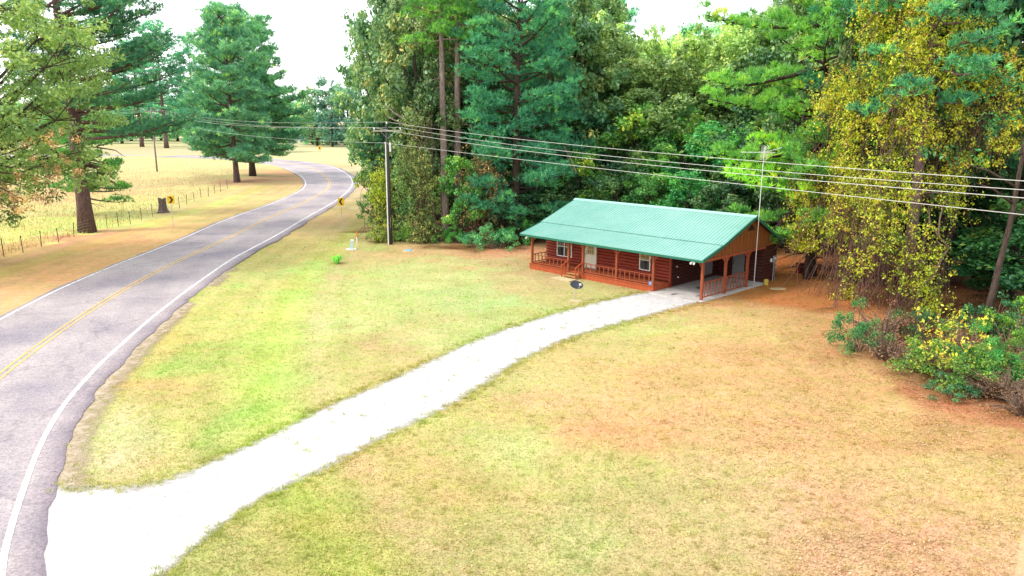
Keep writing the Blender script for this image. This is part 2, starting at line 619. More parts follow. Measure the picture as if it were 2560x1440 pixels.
DU = [G(*q) for q in [(118, 1228), (250, 1222), (330, 1220), (400, 1205), (470, 1180), (560, 1140), (640, 1105), (760, 1045), (880, 990), (1000, 938), (1100, 890), (1200, 845), (1330, 800), (1450, 766), (1560, 740), (1640, 726)]]
DD = [G(*q) for q in [(-60, 1800), (180, 1640), (310, 1530), (395, 1445), (480, 1380), (560, 1312), (640, 1255), (760, 1200), (860, 1150), (980, 1085), (1100, 1030), (1200, 970), (1300, 905), (1420, 850), (1560, 808), (1680, 776), (1756, 756)]]
ND = 200
du, dd = resample(DU, ND), resample(DD, ND)
K = 15
V, tone = [], []
for c in range(K):
    t = c / (K - 1) * 1.10 - .05
    p = du * (1 - t) + dd * t
    V.append(np.c_[p, np.full(ND, .018)])
    wdt = np.linalg.norm(du - dd, axis=1)
    tone.append(np.clip((np.minimum(t + .05, 1.05 - t)) * wdt / .9, 0, 1))
Fc = []
for c in range(K - 1):
    i = np.arange(ND - 1)
    Fc.append(np.c_[c * ND + i, (c + 1) * ND + i, (c + 1) * ND + i + 1, c * ND + i + 1])
drv = link('driveway', np_mesh('driveway', np.concatenate(V), np.concatenate(Fc), M['gravel'], np.concatenate(tone)))
if drv.data.polygons[0].normal.z < 0: drv.data.flip_normals()
tag(drv, 'white gravel driveway curving from the road to the carport', kind='structure')

# ------------------------------------------------------------------ ground
SRGB = [
 # verge left of the road
 (60, 690, 225, 165, 105), (150, 650, 228, 170, 105), (300, 600, 225, 158, 102), (400, 570, 228, 175, 110), (520, 540, 230, 195, 120), (480, 500, 228, 215, 130), (600, 490, 235, 220, 140),
 (690, 450, 225, 165, 120), (720, 430, 228, 170, 115), (640, 470, 225, 185, 120), (30, 745, 225, 165, 112), (620, 450, 215, 165, 125), (200, 600, 215, 150, 105), (100, 640, 220, 170, 110), (260, 585, 215, 150, 110),
 # field
 (60, 600, 222, 225, 120), (150, 560, 205, 215, 105), (50, 540, 235, 225, 140), (130, 500, 245, 212, 140), (300, 520, 240, 225, 135), (300, 470, 245, 208, 150), (420, 440, 245, 225, 150), (150, 430, 250, 220, 150),
 (500, 420, 230, 225, 150), (250, 400, 240, 230, 150), (420, 380, 235, 210, 170), (560, 410, 225, 220, 150), (520, 470, 238, 225, 140), (300, 350, 240, 235, 180), (100, 350, 240, 230, 180), (230, 560, 190, 205, 95), (560, 440, 200, 190, 120), (200, 480, 240, 190, 130), (380, 500, 236, 222, 130),
 # beyond the bend
 (700, 370, 240, 240, 180), (800, 375, 240, 235, 180), (760, 385, 235, 220, 165), (870, 400, 235, 240, 165), (900, 430, 240, 220, 175), (900, 480, 235, 205, 160), (910, 520, 220, 195, 135), (900, 560, 212, 195, 125), (870, 550, 225, 185, 122), (860, 480, 230, 195, 155), (820, 350, 235, 235, 190), (690, 376, 200, 205, 140),
 # yard between the road and the driveway
 (820, 600, 225, 205, 120), (750, 620, 225, 205, 115), (700, 670, 225, 210, 120), (650, 720, 225, 220, 125), (870, 610, 200, 220, 110), (780, 680, 205, 230, 115), (700, 740, 195, 230, 100), (600, 800, 225, 222, 120), (520, 860, 180, 220, 80), (480, 900, 172, 215, 75),
 (450, 880, 215, 200, 110), (400, 940, 215, 180, 105), (420, 830, 225, 205, 110), (330, 1000, 220, 205, 120), (350, 1080, 212, 220, 115), (520, 1060, 172, 215, 78), (420, 1060, 215, 200, 112), (300, 1180, 225, 200, 125), (250, 1100, 235, 225, 160), (220, 1180, 240, 225, 170),
 (450, 1150, 215, 212, 125), (650, 1050, 215, 220, 122), (650, 950, 205, 225, 112), (800, 950, 220, 218, 128), (850, 1000, 215, 208, 122), (920, 860, 200, 180, 110), (850, 820, 218, 230, 135), (950, 760, 208, 230, 122), (1000, 700, 218, 230, 135), (1100, 680, 225, 225, 140),
 (1150, 740, 198, 225, 122), (1250, 760, 182, 225, 112), (1080, 830, 225, 225, 142), (1200, 820, 200, 218, 118), (1350, 780, 212, 212, 120), (1480, 740, 215, 205, 125), (950, 640, 230, 198, 128), (1100, 640, 228, 178, 118), (1230, 640, 225, 165, 112), (1300, 620, 218, 145, 98),
 (1320, 700, 215, 198, 128), (1250, 690, 225, 208, 138), (1550, 730, 205, 188, 112), (1020, 645, 230, 198, 128), (1320, 680, 208, 170, 115), (560, 960, 212, 225, 110), (700, 860, 215, 228, 120), (780, 780, 222, 230, 130),
 # yard right of the driveway
 (1650, 810, 222, 220, 128), (1560, 850, 215, 198, 118), (1720, 790, 220, 178, 112), (1850, 760, 205, 148, 84), (1950, 730, 205, 132, 74), (2000, 690, 205, 128, 74), (1960, 670, 200, 118, 70), (2050, 760, 205, 132, 80), (1850, 850, 225, 182, 108), (1700, 830, 225, 203, 118),
 (1480, 900, 225, 190, 115), (1300, 940, 225, 203, 128), (1330, 1000, 226, 180, 120), (1500, 1000, 225, 175, 112), (1250, 1060, 225, 200, 118), (1400, 1090, 225, 170, 108), (1550, 1100, 222, 160, 102), (1700, 950, 222, 168, 104), (1900, 900, 222, 168, 104), (2080, 850, 212, 146, 88),
 (2080, 950, 215, 166, 98), (2200, 1020, 218, 172, 103), (1900, 1050, 222, 172, 108), (1700, 1100, 220, 176, 112), (1800, 1200, 220, 186, 122), (1500, 1200, 220, 205, 122), (1250, 1130, 222, 225, 136), (1050, 1080, 212, 220, 115), (1000, 1150, 220, 198, 118), (1100, 1200, 214, 192, 112),
 (900, 1220, 200, 212, 104), (800, 1260, 202, 204, 106), (700, 1330, 203, 192, 102), (600, 1400, 203, 186, 106), (500, 1430, 208, 204, 118), (1000, 1300, 213, 198, 118), (900, 1400, 206, 196, 104), (1200, 1380, 214, 198, 122), (1450, 1350, 212, 204, 128), (1700, 1400, 220, 188, 128),
 (2000, 1300, 220, 178, 126), (2100, 1400, 222, 178, 126), (2400, 1400, 222, 172, 122), (2400, 1200, 220, 182, 112), (2200, 1180, 222, 187, 118), (2500, 1100, 215, 160, 98), (2530, 1075, 196, 132, 90), (2320, 1005, 196, 132, 92), (2200, 945, 190, 125, 88),
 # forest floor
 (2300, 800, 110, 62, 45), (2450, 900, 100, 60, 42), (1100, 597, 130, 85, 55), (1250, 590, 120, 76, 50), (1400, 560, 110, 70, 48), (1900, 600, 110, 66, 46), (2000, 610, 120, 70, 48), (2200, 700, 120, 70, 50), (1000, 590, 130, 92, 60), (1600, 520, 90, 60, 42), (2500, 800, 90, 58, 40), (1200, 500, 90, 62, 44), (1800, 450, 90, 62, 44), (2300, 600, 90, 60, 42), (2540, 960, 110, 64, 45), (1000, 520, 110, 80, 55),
]
SRGB = [(q[0], q[1], q[2] + int(.25 * max(0, q[3] - q[2])), q[3], q[4] + int(.5 * max(0, q[3] - q[2]))) for q in SRGB]
CPX = np.array([G(a, b) for a, b, *_ in SRGB])
EXPO = 1.95
CPF = np.array([1.45 if q[0] < 420 and q[1] > 470 and G(q[0], q[1])[0] < -26 and G(q[0], q[1])[1] < 75 else 1.0 for q in SRGB])[:, None]  # lightens the verge colours to offset the oak's shade
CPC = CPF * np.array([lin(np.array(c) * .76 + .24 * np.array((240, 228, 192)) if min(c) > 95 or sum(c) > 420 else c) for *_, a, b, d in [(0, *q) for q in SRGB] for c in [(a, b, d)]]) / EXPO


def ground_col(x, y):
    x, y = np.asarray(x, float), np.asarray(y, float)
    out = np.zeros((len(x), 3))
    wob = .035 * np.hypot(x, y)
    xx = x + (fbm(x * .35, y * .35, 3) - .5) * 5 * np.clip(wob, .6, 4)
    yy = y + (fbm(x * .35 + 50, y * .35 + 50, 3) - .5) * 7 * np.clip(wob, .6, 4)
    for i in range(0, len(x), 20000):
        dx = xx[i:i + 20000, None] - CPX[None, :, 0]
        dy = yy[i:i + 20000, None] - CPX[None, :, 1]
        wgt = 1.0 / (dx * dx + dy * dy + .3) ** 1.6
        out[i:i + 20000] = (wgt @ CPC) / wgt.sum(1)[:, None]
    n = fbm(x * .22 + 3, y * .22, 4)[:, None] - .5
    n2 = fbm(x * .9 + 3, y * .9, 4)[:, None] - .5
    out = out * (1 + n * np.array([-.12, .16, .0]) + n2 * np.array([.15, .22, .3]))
    dr = np.full(len(x), 99.0)
    near = (np.abs(x) < 60) & (y > 0) & (y < 120)
    if near.any():
        xn, yn = x[near], y[near]
        dn = np.full(len(xn), 99.0)
        for i in range(0, len(xn), 20000):
            dn[i:i + 20000] = np.sqrt(((xn[i:i + 20000, None] - rc[None, ::2, 0]) ** 2 + (yn[i:i + 20000, None] - rc[None, ::2, 1]) ** 2).min(1))
        dr[near] = dn
    band = np.exp(-((dr - 10.2) / 1.1) ** 2) - .6 * np.exp(-((dr - 12.2) / .5) ** 2)
    stripes = np.sin(dr * 3.6 + 2 * fbm(x * .1, y * .1, 2)) * np.clip((22 - dr) / 12, 0, 1)
    out = out * (1 + band[:, None] * np.array([-.04, .09, -.16]) + stripes[:, None] * np.array([.05, .04, .06]))
    brn_ = np.clip((out[:, :1] / out[:, 1:2] - 1.15) * 3, 0, 1)
    brn_ = brn_ * np.clip((x[:, None] + 24) / 6, 0, 1)
    out = out * (1 + brn_ * np.array([.12, .15, .20]))
    return np.clip(out, .01, .9)


SD = np.concatenate([rc, (du + dd) / 2, du, dd])
HOUSE_O, HOUSE_RZ = (10.7, 41.825), R(133.915 - 180)


def house_local(x, y):
    c, s = math.cos(-HOUSE_RZ), math.sin(-HOUSE_RZ)
    dx, dy = x - HOUSE_O[0], y - HOUSE_O[1]
    return dx * c - dy * s, dx * s + dy * c


def dist_flat(x, y):
    out = np.full(len(x), 1e9)
    for i in range(0, len(x), 20000):
        dx = x[i:i + 20000, None] - SD[None, ::2, 0]
        dy = y[i:i + 20000, None] - SD[None, ::2, 1]
        out[i:i + 20000] = np.sqrt((dx * dx + dy * dy).min(1))
    return out


def gz(x, y):
    x, y = np.atleast_1d(np.asarray(x, float)), np.atleast_1d(np.asarray(y, float))
    d = np.clip((dist_flat(x, y) - 3.5) / 4, 0, 1)
    hx, hy = house_local(x, y)
    dh = np.clip(np.maximum(np.maximum(-14 - hx, hx - .6), np.maximum(-1.2 - hy, hy - 9)) / 3, 0, 1)
    return ((fbm(x * .16, y * .16, 3) - .5) * .35 + (fbm(x * .8, y * .8, 2) - .5) * .05) * np.minimum(d, dh)


def Z(x, y): return float(gz(x, y)[0])


gx = np.r_[-60 - np.geomspace(1800, 2, 26), np.arange(-60, 45, .42), 45 + np.geomspace(2, 1800, 26)]
gy = np.r_[np.arange(-60, 10, 5.0), np.arange(10, 72, .38), np.arange(72, 140, .9), 140 + np.geomspace(2, 3000, 34)]
X, Y = np.meshgrid(gx, gy)
xf, yf = X.ravel(), Y.ravel()
nx, ny = len(gx), len(gy)
I, J = np.meshgrid(np.arange(nx - 1), np.arange(ny - 1))
b0 = (J * nx + I).ravel()
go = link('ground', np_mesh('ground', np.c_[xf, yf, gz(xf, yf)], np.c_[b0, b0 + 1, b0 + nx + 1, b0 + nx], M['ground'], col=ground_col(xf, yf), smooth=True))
tag(go, 'lawn, field and leaf strewn ground', kind='structure')


def in_drive(x, y, m=.0):
    """inside the driveway outline, grown by m metres"""
    dirn = (dd - du) / np.linalg.norm(dd - du, axis=1)[:, None]
    poly = np.concatenate([du - dirn * m, (dd + dirn * m)[::-1]])
    q = np.roll(poly, -1, 0)
    out = np.zeros(len(x), bool)
    for i in range(0, len(x), 8000):
        xx, yy = x[i:i + 8000, None], y[i:i + 8000, None]
        c = ((poly[None, :, 1] > yy) != (q[None, :, 1] > yy))
        xi = (q[None, :, 0] - poly[None, :, 0]) * (yy - poly[None, :, 1]) / (q[None, :, 1] - poly[None, :, 1] + 1e-12) + poly[None, :, 0]
        out[i:i + 8000] = (np.sum(c & (xx < xi), 1) % 2) == 1
    return out


def in_road(x, y, m=0.0):
    out = np.zeros(len(x), bool)
    for i in range(0, len(x), 20000):
        d = np.hypot(x[i:i + 20000, None] - rc[None, :, 0], y[i:i + 20000, None] - rc[None, :, 1])
        out[i:i + 20000] = (d < ((eL + eR) / 2)[None, :] + m).any(1)
    return out


def in_house(x, y):
    hx, hy = house_local(x, y)
    return (hx > -13.7) & (hx < .2) & (hy > -.1) & (hy < 8.7)


def view_points(n, y0, y1, rs, pw=2.0):
    """random ground points, denser towards the camera"""
    u = rs.rand(n)
    e = 1 - pw
    yy = (y0 ** e + u * (y1 ** e - y0 ** e)) ** (1 / e) if abs(e) > 1e-6 else y0 * (y1 / y0) ** u
    xx = (rs.rand(n) * 2 - 1) * yy * .74
    return xx, yy


rs = np.random.RandomState(11)
# short grass of the yard
x, y = view_points(210000, 12.5, 66, rs, 1.9)
keep = ~(in_road(x, y, .12) | (in_road(x, y, .55) & (y < 42) & (rs.rand(len(x)) < .8)) | in_drive(x, y, -.12) | in_house(x, y)) & (x > np.interp(y, rc[:150, 1], rc[:150, 0]))
x, y = x[keep], y[keep]
n = len(x)
c = ground_col(x, y) * (1.0 + .5 * rs.rand(n, 1)) * (1 + (rs.rand(n, 3) - .5) * .2)
grn = np.clip((c[:, 1] - c[:, 0] * .85) * 6, 0, 1)
hgt = (.015 + .03 * rs.rand(n)) * (.8 + .5 * grn) * (1 + y / 70)
az = rs.rand(n) * 2 * PI
wd = (.008 + .012 * rs.rand(n)) * (1 + y / 35)
ln = hgt * (.4 + .9 * rs.rand(n))
z = gz(x, y)
P0 = np.c_[x - np.cos(az) * wd, y - np.sin(az) * wd, z - .01]
P1 = np.c_[x + np.cos(az) * wd, y + np.sin(az) * wd, z - .01]
P2 = np.c_[x + np.cos(az + 1.57) * ln, y + np.sin(az + 1.57) * ln, z + hgt]
Vv = np.stack([P0, P1, P2], 1).reshape(-1, 3)
tag(link('grass', np_mesh('grass', Vv, np.arange(3 * n).reshape(-1, 3), M['grass'], col=np.repeat(c, 3, 0))), 'short mown grass of the cabin yard', kind='stuff')
# taller tufts, many along the rims of the driveway
def tuft_points():
    P = []
    for ln_, sg in ((du, 1), (dd, -1)):
        k = rs.randint(0, ND, 900)
        dirn = (dd - du) / np.linalg.norm(dd - du, axis=1)[:, None]
        off = rs.normal(size=900) * .22 - .12
        P.append(ln_[k] + dirn[k] * (off * sg)[:, None] + (rs.rand(900, 2) - .5) * .35)
    x_, y_ = view_points(2600, 12.5, 60, rs, 1.7)
    ok_ = ~in_drive(x_, y_, .1)
    P.append(np.c_[x_, y_][ok_])
    mid = (du + dd) / 2
    k = rs.randint(30, ND - 40, 26)
    P.append(mid[k] + rs.normal(size=(26, 2)) * .45)
    return np.concatenate(P)


tp_ = tuft_points()
tp_ = tp_[~(in_road(tp_[:, 0], tp_[:, 1]) | in_house(tp_[:, 0], tp_[:, 1])) & (tp_[:, 0] > np.interp(tp_[:, 1], rc[:150, 1], rc[:150, 0]))]
nb_ = 9
x = np.repeat(tp_[:, 0], nb_) + rs.normal(size=len(tp_) * nb_) * .05
y = np.repeat(tp_[:, 1], nb_) + rs.normal(size=len(tp_) * nb_) * .05
n = len(x)
c = ground_col(x, y) * np.repeat(np.array([.92, 1.05, .75]) * (1.0 + .5 * rs.rand(len(tp_), 1)), nb_, 0) * (.9 + .3 * rs.rand(n, 1))
hgt = (.05 + .07 * rs.rand(n)) * np.repeat(.6 + .8 * rs.rand(len(tp_)), nb_)
az = rs.rand(n) * 2 * PI
z = gz(x, y)
wd = .010 + .01 * rs.rand(n)
P0 = np.c_[x - np.cos(az) * wd, y - np.sin(az) * wd, z - .01]
P1 = np.c_[x + np.cos(az) * wd, y + np.sin(az) * wd, z - .01]
P2 = np.c_[x + rs.normal(size=n) * .05, y + rs.normal(size=n) * .05, z + hgt]
tag(link('grass_tufts', np_mesh('grass_tufts', np.stack([P0, P1, P2], 1).reshape(-1, 3), np.arange(3 * n).reshape(-1, 3), M['grass'], col=np.repeat(c, 3, 0))), 'taller grass tufts in the yard and along the driveway rims', kind='stuff')
# tall dry grass of the field
x, y = view_points(90000, 50, 175, rs, 1.7)
fx = np.interp(y, [50, 56.5, 80, 100, 123, 175], [-38.6, -38.4, -38.2, -41, -45, -62])
keep = (x < fx - .4)
x, y = x[keep], y[keep]
n = len(x)
c = ground_col(x, y) * (.7 + .6 * rs.rand(n, 1))
hgt = (.10 + .32 * rs.rand(n) ** 2)
az = rs.rand(n) * 2 * PI
wd = .02 + .03 * rs.rand(n)
z = gz(x, y)
P0 = np.c_[x - np.cos(az) * wd, y - np.sin(az) * wd, z - .02]
P1 = np.c_[x + np.cos(az) * wd, y + np.sin(az) * wd, z - .02]
P2 = np.c_[x + (rs.rand(n) - .5) * .25, y + (rs.rand(n) - .5) * .25, z + hgt]
tag(link('field_grass', np_mesh('field_grass', np.stack([P0, P1, P2], 1).reshape(-1, 3), np.arange(3 * n).reshape(-1, 3), M['grass'], col=np.repeat(c, 3, 0))), 'tall dry grass of the fenced field', kind='stuff')
# fallen leaves
x, y = view_points(170000, 12.5, 64, rs, 1.6)
c = ground_col(x, y)
br = np.clip((c[:, 0] / c[:, 1] - 1.08) * 1.6, .03, 1)
patch = np.clip((fbm(x * .45 + 9, y * .45, 4) - .42) * 3, .05, .55)
keep = (rs.rand(len(x)) < br * patch) & ~(in_road(x, y) | in_house(x, y)) & (~in_drive(x, y, 0) | (rs.rand(len(x)) < .03)) & (x > np.interp(y, rc[:150, 1], rc[:150, 0]))
x, y, c = x[keep], y[keep], c[keep]
n = len(x)
pal = np.array([(.62, .42, .24), (.50, .27, .11), (.30, .13, .06), (.72, .58, .42), (.16, .085, .055), (.56, .30, .16), (.66, .46, .18)])
c = pal[rs.choice(7, n, p=[.22, .24, .12, .08, .06, .18, .10])] * (.75 + .4 * rs.rand(n, 1))
c = c * .38 + ground_col(x, y) * .64
sz = (.011 + .017 * rs.rand(n)) * (1 + y / 50)
az = rs.rand(n) * 2 * PI
u = np.c_[np.cos(az), np.sin(az), (rs.rand(n) - .5) * .9]
v = np.c_[-np.sin(az) * .7, np.cos(az) * .7, (rs.rand(n) - .5) * .9]
p = np.c_[x, y, gz(x, y) + .02 + .03 * rs.rand(n)]
q = sz[:, None]
Vv = np.stack([p - u * q * 1.3, p - v * q, p + u * q * 1.3, p + v * q], 1).reshape(-1, 3)
tag(link('fallen_leaves', np_mesh('fallen_leaves', Vv, np.arange(4 * n).reshape(-1, 4), M['litter'], col=np.repeat(c, 4, 0))), 'tan and brown leaves fallen over the yard', kind='stuff')


# ------------------------------------------------------------------ trees
class Leaves:
    def __init__(s, seed):
        s.rs = np.random.RandomState(seed)
        s.V, s.T, s.kind = [], [], None

    def tufts(s, C, up, rad, n_t, n_b, ln, wd, tone, flat=.72):
        """pine: C (m,3) clump centres; every clump holds n_t tufts of n_b needles"""
        rs = s.rs
        m = len(C)
        d = rs.normal(size=(m, n_t, 3))
        d /= np.linalg.norm(d, axis=2, keepdims=True)
        d[:, :, 2] = np.abs(d[:, :, 2]) * 1.1 - .35
        off = d * (rs.rand(m, n_t, 1) ** .4) * rad[:, None, None] * np.array([1, 1, flat])
        P = C[:, None, :] + off
        axis = off / (np.linalg.norm(off, axis=2, keepdims=True) + 1e-6) * .6 + np.array([0, 0, .75]) + up[:, None, :] * .5
        axis /= np.linalg.norm(axis, axis=2, keepdims=True)
        b = axis[:, :, None, :] + rs.normal(size=(m, n_t, n_b, 3)) * .55
        b /= np.linalg.norm(b, axis=3, keepdims=True)
        L = ln * (.7 + .6 * rs.rand(m, n_t, n_b, 1))
        side = np.cross(b, rs.normal(size=(m, n_t, n_b, 3)))
        side /= np.linalg.norm(side, axis=3, keepdims=True) + 1e-6
        P = P[:, :, None, :]
        tri = np.stack([P - side * wd, P + side * wd, P + b * L], 3).reshape(-1, 3)
        tt = np.clip(tone[:, None, None] + rs.normal(size=(m, n_t, 1)) * .12 + rs.normal(size=(m, n_t, n_b)) * .06, 0, 1)
        s.V.append(tri)
        s.T.append(np.repeat(tt.ravel(), 3))
        s.kind = 3

    def leaves(s, C, rad, n, size, tone, flat=.8, droop=.2, tvar=.16):
        """broad leaves: rhombic faces spread through the clump"""
        rs = s.rs
        m = len(C)
        d = rs.normal(size=(m, n, 3))
        d /= np.linalg.norm(d, axis=2, keepdims=True)
        P = C[:, None, :] + d * (rs.rand(m, n, 1) ** .45) * rad[:, None, None] * np.array([1, 1, flat])
        nn = d * .5 + np.array([0, 0, .6]) + rs.normal(size=(m, n, 3)) * .55
        nn /= np.linalg.norm(nn, axis=2, keepdims=True)
        u = np.cross(nn, rs.normal(size=(m, n, 3)))
        u /= np.linalg.norm(u, axis=2, keepdims=True) + 1e-6
        u[:, :, 2] -= droop
        v = np.cross(nn, u)
        q = size * (.65 + .7 * rs.rand(m, n, 1))
        quad = np.stack([P - u * q, P - v * q * .55, P + u * q, P + v * q * .55], 2).reshape(-1, 3)
        tt = np.clip(tone[:, None] + rs.normal(size=(m, n)) * tvar, 0, 1)
        s.V.append(quad)
        s.T.append(np.repeat(tt.ravel(), 4))
        s.kind = 4

    def mesh(s, name, m):
        V = np.concatenate(s.V)
        return np_mesh(name, V, np.arange(len(V)).reshape(-1, s.kind), m, np.concatenate(s.T))


def pine(seed, h, r0, cb, R, nb, mat, bark, n_t=12, n_b=9, ln=.34, wd=.030, profile=None, boughs=None, lean=0.0, dead=6, base_tone=.42, clump=.75, topf=.9):
    rnd = random.Random(seed)
    L = Leaves(seed)
    tb = MB()
    path, rad = [], []
    ph = rnd.random() * 6
    for i in range(13):
        t = i / 12
        path.append(Vector((lean * t * h + .12 * math.sin(ph + t * 5) * t, .12 * math.cos(ph + t * 4) * t, h * t - .25)))
        rad.append(r0 * (1 - t) ** .85 * (1 + .35 * math.exp(-t * 22)) + .03)
    tb.tube(path, rad, 12)

    def at(z):
        t = min(max(z / h, 0), .999) * 12
        i = int(t)
        return path[i].lerp(path[i + 1], t - i)
    todo = []
    for i in range(nb):
        t = cb + (1 - cb) * ((i + rnd.random()) / nb) * .985
        k = (t - cb) / (1 - cb)
        pr = profile(k) if profile else (1 - k ** 1.7) * topf + .12
        todo.append((h * t, i * 2.399 + rnd.random() * .9, R * pr * (.6 + .5 * rnd.random()), R0(k, rnd)))
    if boughs: todo += boughs
    C, U, RD, T = [], [], [], []
    for z, az, ln_b, el in todo:
        p = at(z)
        dh = Vector((math.cos(az), math.sin(az), 0))
        pts = [p]
        e = el
        seg = max(4, int(ln_b / .9))
        sag = rnd.uniform(-.25, .12)
        wob = rnd.uniform(-.25, .25)
        for j in range(seg):
            t = (j + 1) / seg
            ee = el + sag * math.sin(t * PI) + .35 * t * t
            q = pts[-1] + (dh * math.cos(ee) + Vector((-dh.y, dh.x, 0)) * wob * math.sin(t * 4) + Vector((0, 0, math.sin(ee)))) * (ln_b / seg)
            pts.append(q)
        rb = min(.03 + .018 * ln_b, .22)
        tb.tube(pts, [rb * (1 - .8 * i / seg) for i in range(seg + 1)], 5, False)
        nc = max(3, int(ln_b * 2.7))
        for j in range(nc):
            t = .36 + .66 * (j + rnd.random()) / nc
            t = min(t, 1.0)
            f = t * seg
            i0 = min(int(f), seg - 1)
            q = pts[i0].lerp(pts[i0 + 1], f - i0)
            sd = rnd.uniform(-1, 1) * min(.4 * ln_b, 1.9) * (1.2 - t)
            q2 = q + Vector((-dh.y, dh.x, 0)) * sd + dh * abs(sd) * .35 + Vector((0, 0, rnd.uniform(-.15, .55)))
            if abs(sd) > .25: tb.tube([q, q.lerp(q2, .6) + Vector((0, 0, -.05)), q2], [.03, .02, .012], 4, False)
            C.append(q2); U.append((q2 - p).normalized()); RD.append(clump * rnd.uniform(.6, 1.25))
            T.append(base_tone + rnd.gauss(0, .15) + .16 * (z / h - .5))  # higher clumps get a lighter tone, painting light onto the top
    for i in range(dead):
        z = h * rnd.uniform(cb * .45, cb)
        p = at(z)
        az = rnd.random() * 6.28
        l2 = rnd.uniform(.5, 2.2)
        d = Vector((math.cos(az), math.sin(az), rnd.uniform(-.4, .2)))
        tb.tube([p, p + d * l2 * .5, p + d * l2 + Vector((0, 0, -.25))], [.05, .03, .012], 4, False)
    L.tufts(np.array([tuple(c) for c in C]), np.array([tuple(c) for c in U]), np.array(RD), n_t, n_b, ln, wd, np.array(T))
    return tb.mesh('pine_trunk', bark, True), L.mesh('pine_crown', mat)


def R0(k, rnd): return -.12 + .75 * k ** 1.5 + rnd.uniform(-.15, .22)


def broadleaf(seed, h, r0, zc0, RX, mat, bark, lobes=15, per=11, n_l=70, size=.17, base_tone=.42, crad=.95, flat=.8, ex=1.0, stems=1):
    """trunk with limbs to lobes; every lobe carries leaf clumps on twigs"""
    rnd = random.Random(seed)
    L = Leaves(seed)
    tb = MB()
    roots = []
    for sidx in range(stems):
        a = 2 * PI * sidx / max(stems, 1) + rnd.random()
        sp = .0 if stems == 1 else 1.0
        path = [Vector((0, 0, -.2))]
        for i in range(1, 7):
            t = i / 6
            path.append(Vector((math.cos(a) * sp * t * RX * .35 + .25 * math.sin(seed + t * 4) * t, math.sin(a) * sp * t * RX * .35 + .2 * math.cos(seed * 2 + t * 5) * t, (zc0 + (h - zc0) * .72) * t)))
        tb.tube(path, [r0 * (1 - .82 * i / 6) * (1 + .3 * (i == 0)) for i in range(7)], 9)
        roots.append(path)
    C, RD, T = [], [], []
    zc, rz = (h + zc0) / 2, (h - zc0) / 2
    for i in range(lobes):
        a = i * 2.399 + rnd.random() * .8
        sz = -0.95 + 1.85 * ((i + .5) / lobes) + rnd.uniform(-.12, .12)
        sz = max(-.98, min(.96, sz))
        rr_ = math.sqrt(max(.04, 1 - abs(sz) ** 2.2)) * ex * rnd.uniform(.55, .92)
        lc = Vector((math.cos(a) * RX * rr_, math.sin(a) * RX * rr_, zc + rz * sz * .9))
        path = roots[i % len(roots)]
        zt = min(max(lc.z * rnd.uniform(.45, .7), zc0 * .6), path[-1].z * .98)
        f = zt / path[-1].z * 6
        k = min(int(f), 5)
        base = path[k].lerp(path[k + 1], f - k)
        mid = base.lerp(lc, .55) + Vector((rnd.uniform(-.4, .4), rnd.uniform(-.4, .4), rnd.uniform(-.2, .5)))
        rb = r0 * .38
        tb.tube([base, mid, lc], [rb, rb * .6, rb * .25], 6, False)
        lr = RX * rnd.uniform(.30, .48)
        lt = base_tone + rnd.gauss(0, .12)
        for j in range(per):
            d = Vector((rnd.gauss(0, 1), rnd.gauss(0, 1), rnd.gauss(0, .75))).normalized()
            c = lc + d * lr * rnd.random() ** .5
            if j % 2 == 0: tb.tube([lc, lc.lerp(c, .6) + Vector((0, 0, .1)), c], [rb * .22, rb * .15, .01], 4, False)
            C.append(tuple(c)); RD.append(crad * rnd.uniform(.5, 1.2)); T.append(lt + rnd.gauss(0, .10) + .06 * d.z)  # upper side of each lobe toned lighter, as if lit from above
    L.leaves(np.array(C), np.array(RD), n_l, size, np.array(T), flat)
    return tb.mesh('tree_trunk', bark, True), L.mesh('tree_crown', mat)


def bush(seed, h, RX, mat, clumps=26, n_l=60, size=.09, base_tone=.45, twigs=14, crad=.42, flat=.75, arch=0.0):
    rnd = random.Random(seed)
    L = Leaves(seed)
    tb = MB()
    C, RD, T = [], [], []
    for i in range(clumps):
        a, r = rnd.random() * 6.28, RX * math.sqrt(rnd.random())
        zt = h * (1 - (r / RX) ** 2 * .65) * rnd.uniform(.3, 1.0)
        c = Vector((math.cos(a) * r, math.sin(a) * r, max(zt, .12)))
        C.append(tuple(c)); RD.append(crad * rnd.uniform(.6, 1.3)); T.append(base_tone + rnd.gauss(0, .13))
    for i in range(twigs):
        c = Vector(C[i % clumps]) * rnd.uniform(.8, 1.15)
        b = Vector((c.x * .2, c.y * .2, -.05))
        tb.tube([b, b.lerp(c, .5) + Vector((rnd.uniform(-.2, .2), rnd.uniform(-.2, .2), .15 * h)), c + Vector((0, 0, arch))], [.03, .02, .008], 4, False)
    L.leaves(np.array(C), np.array(RD), n_l, size, np.array(T), flat)
    return tb.mesh('bush_stems', M['twig'], True), L.mesh('bush_foliage', mat)


def plant(name, parts, pair, x, y, label, cat, group=None, rz=0, s=(1, 1, 1), tint=None, z=None):
    o = empty(name, (x, y, Z(x, y) if z is None else z), rz)
    o.scale = s if hasattr(s, '__len__') else (s, s, s)
    for nm, me in zip(parts, pair):
        c = link(nm, me, o)
        if tint and nm in ('crown', 'foliage', 'leaves'): c.color = (*tint, 1)
    return tag(o, label, cat, group)


TR = ('trunk', 'crown')
BU = ('stems', 'foliage')

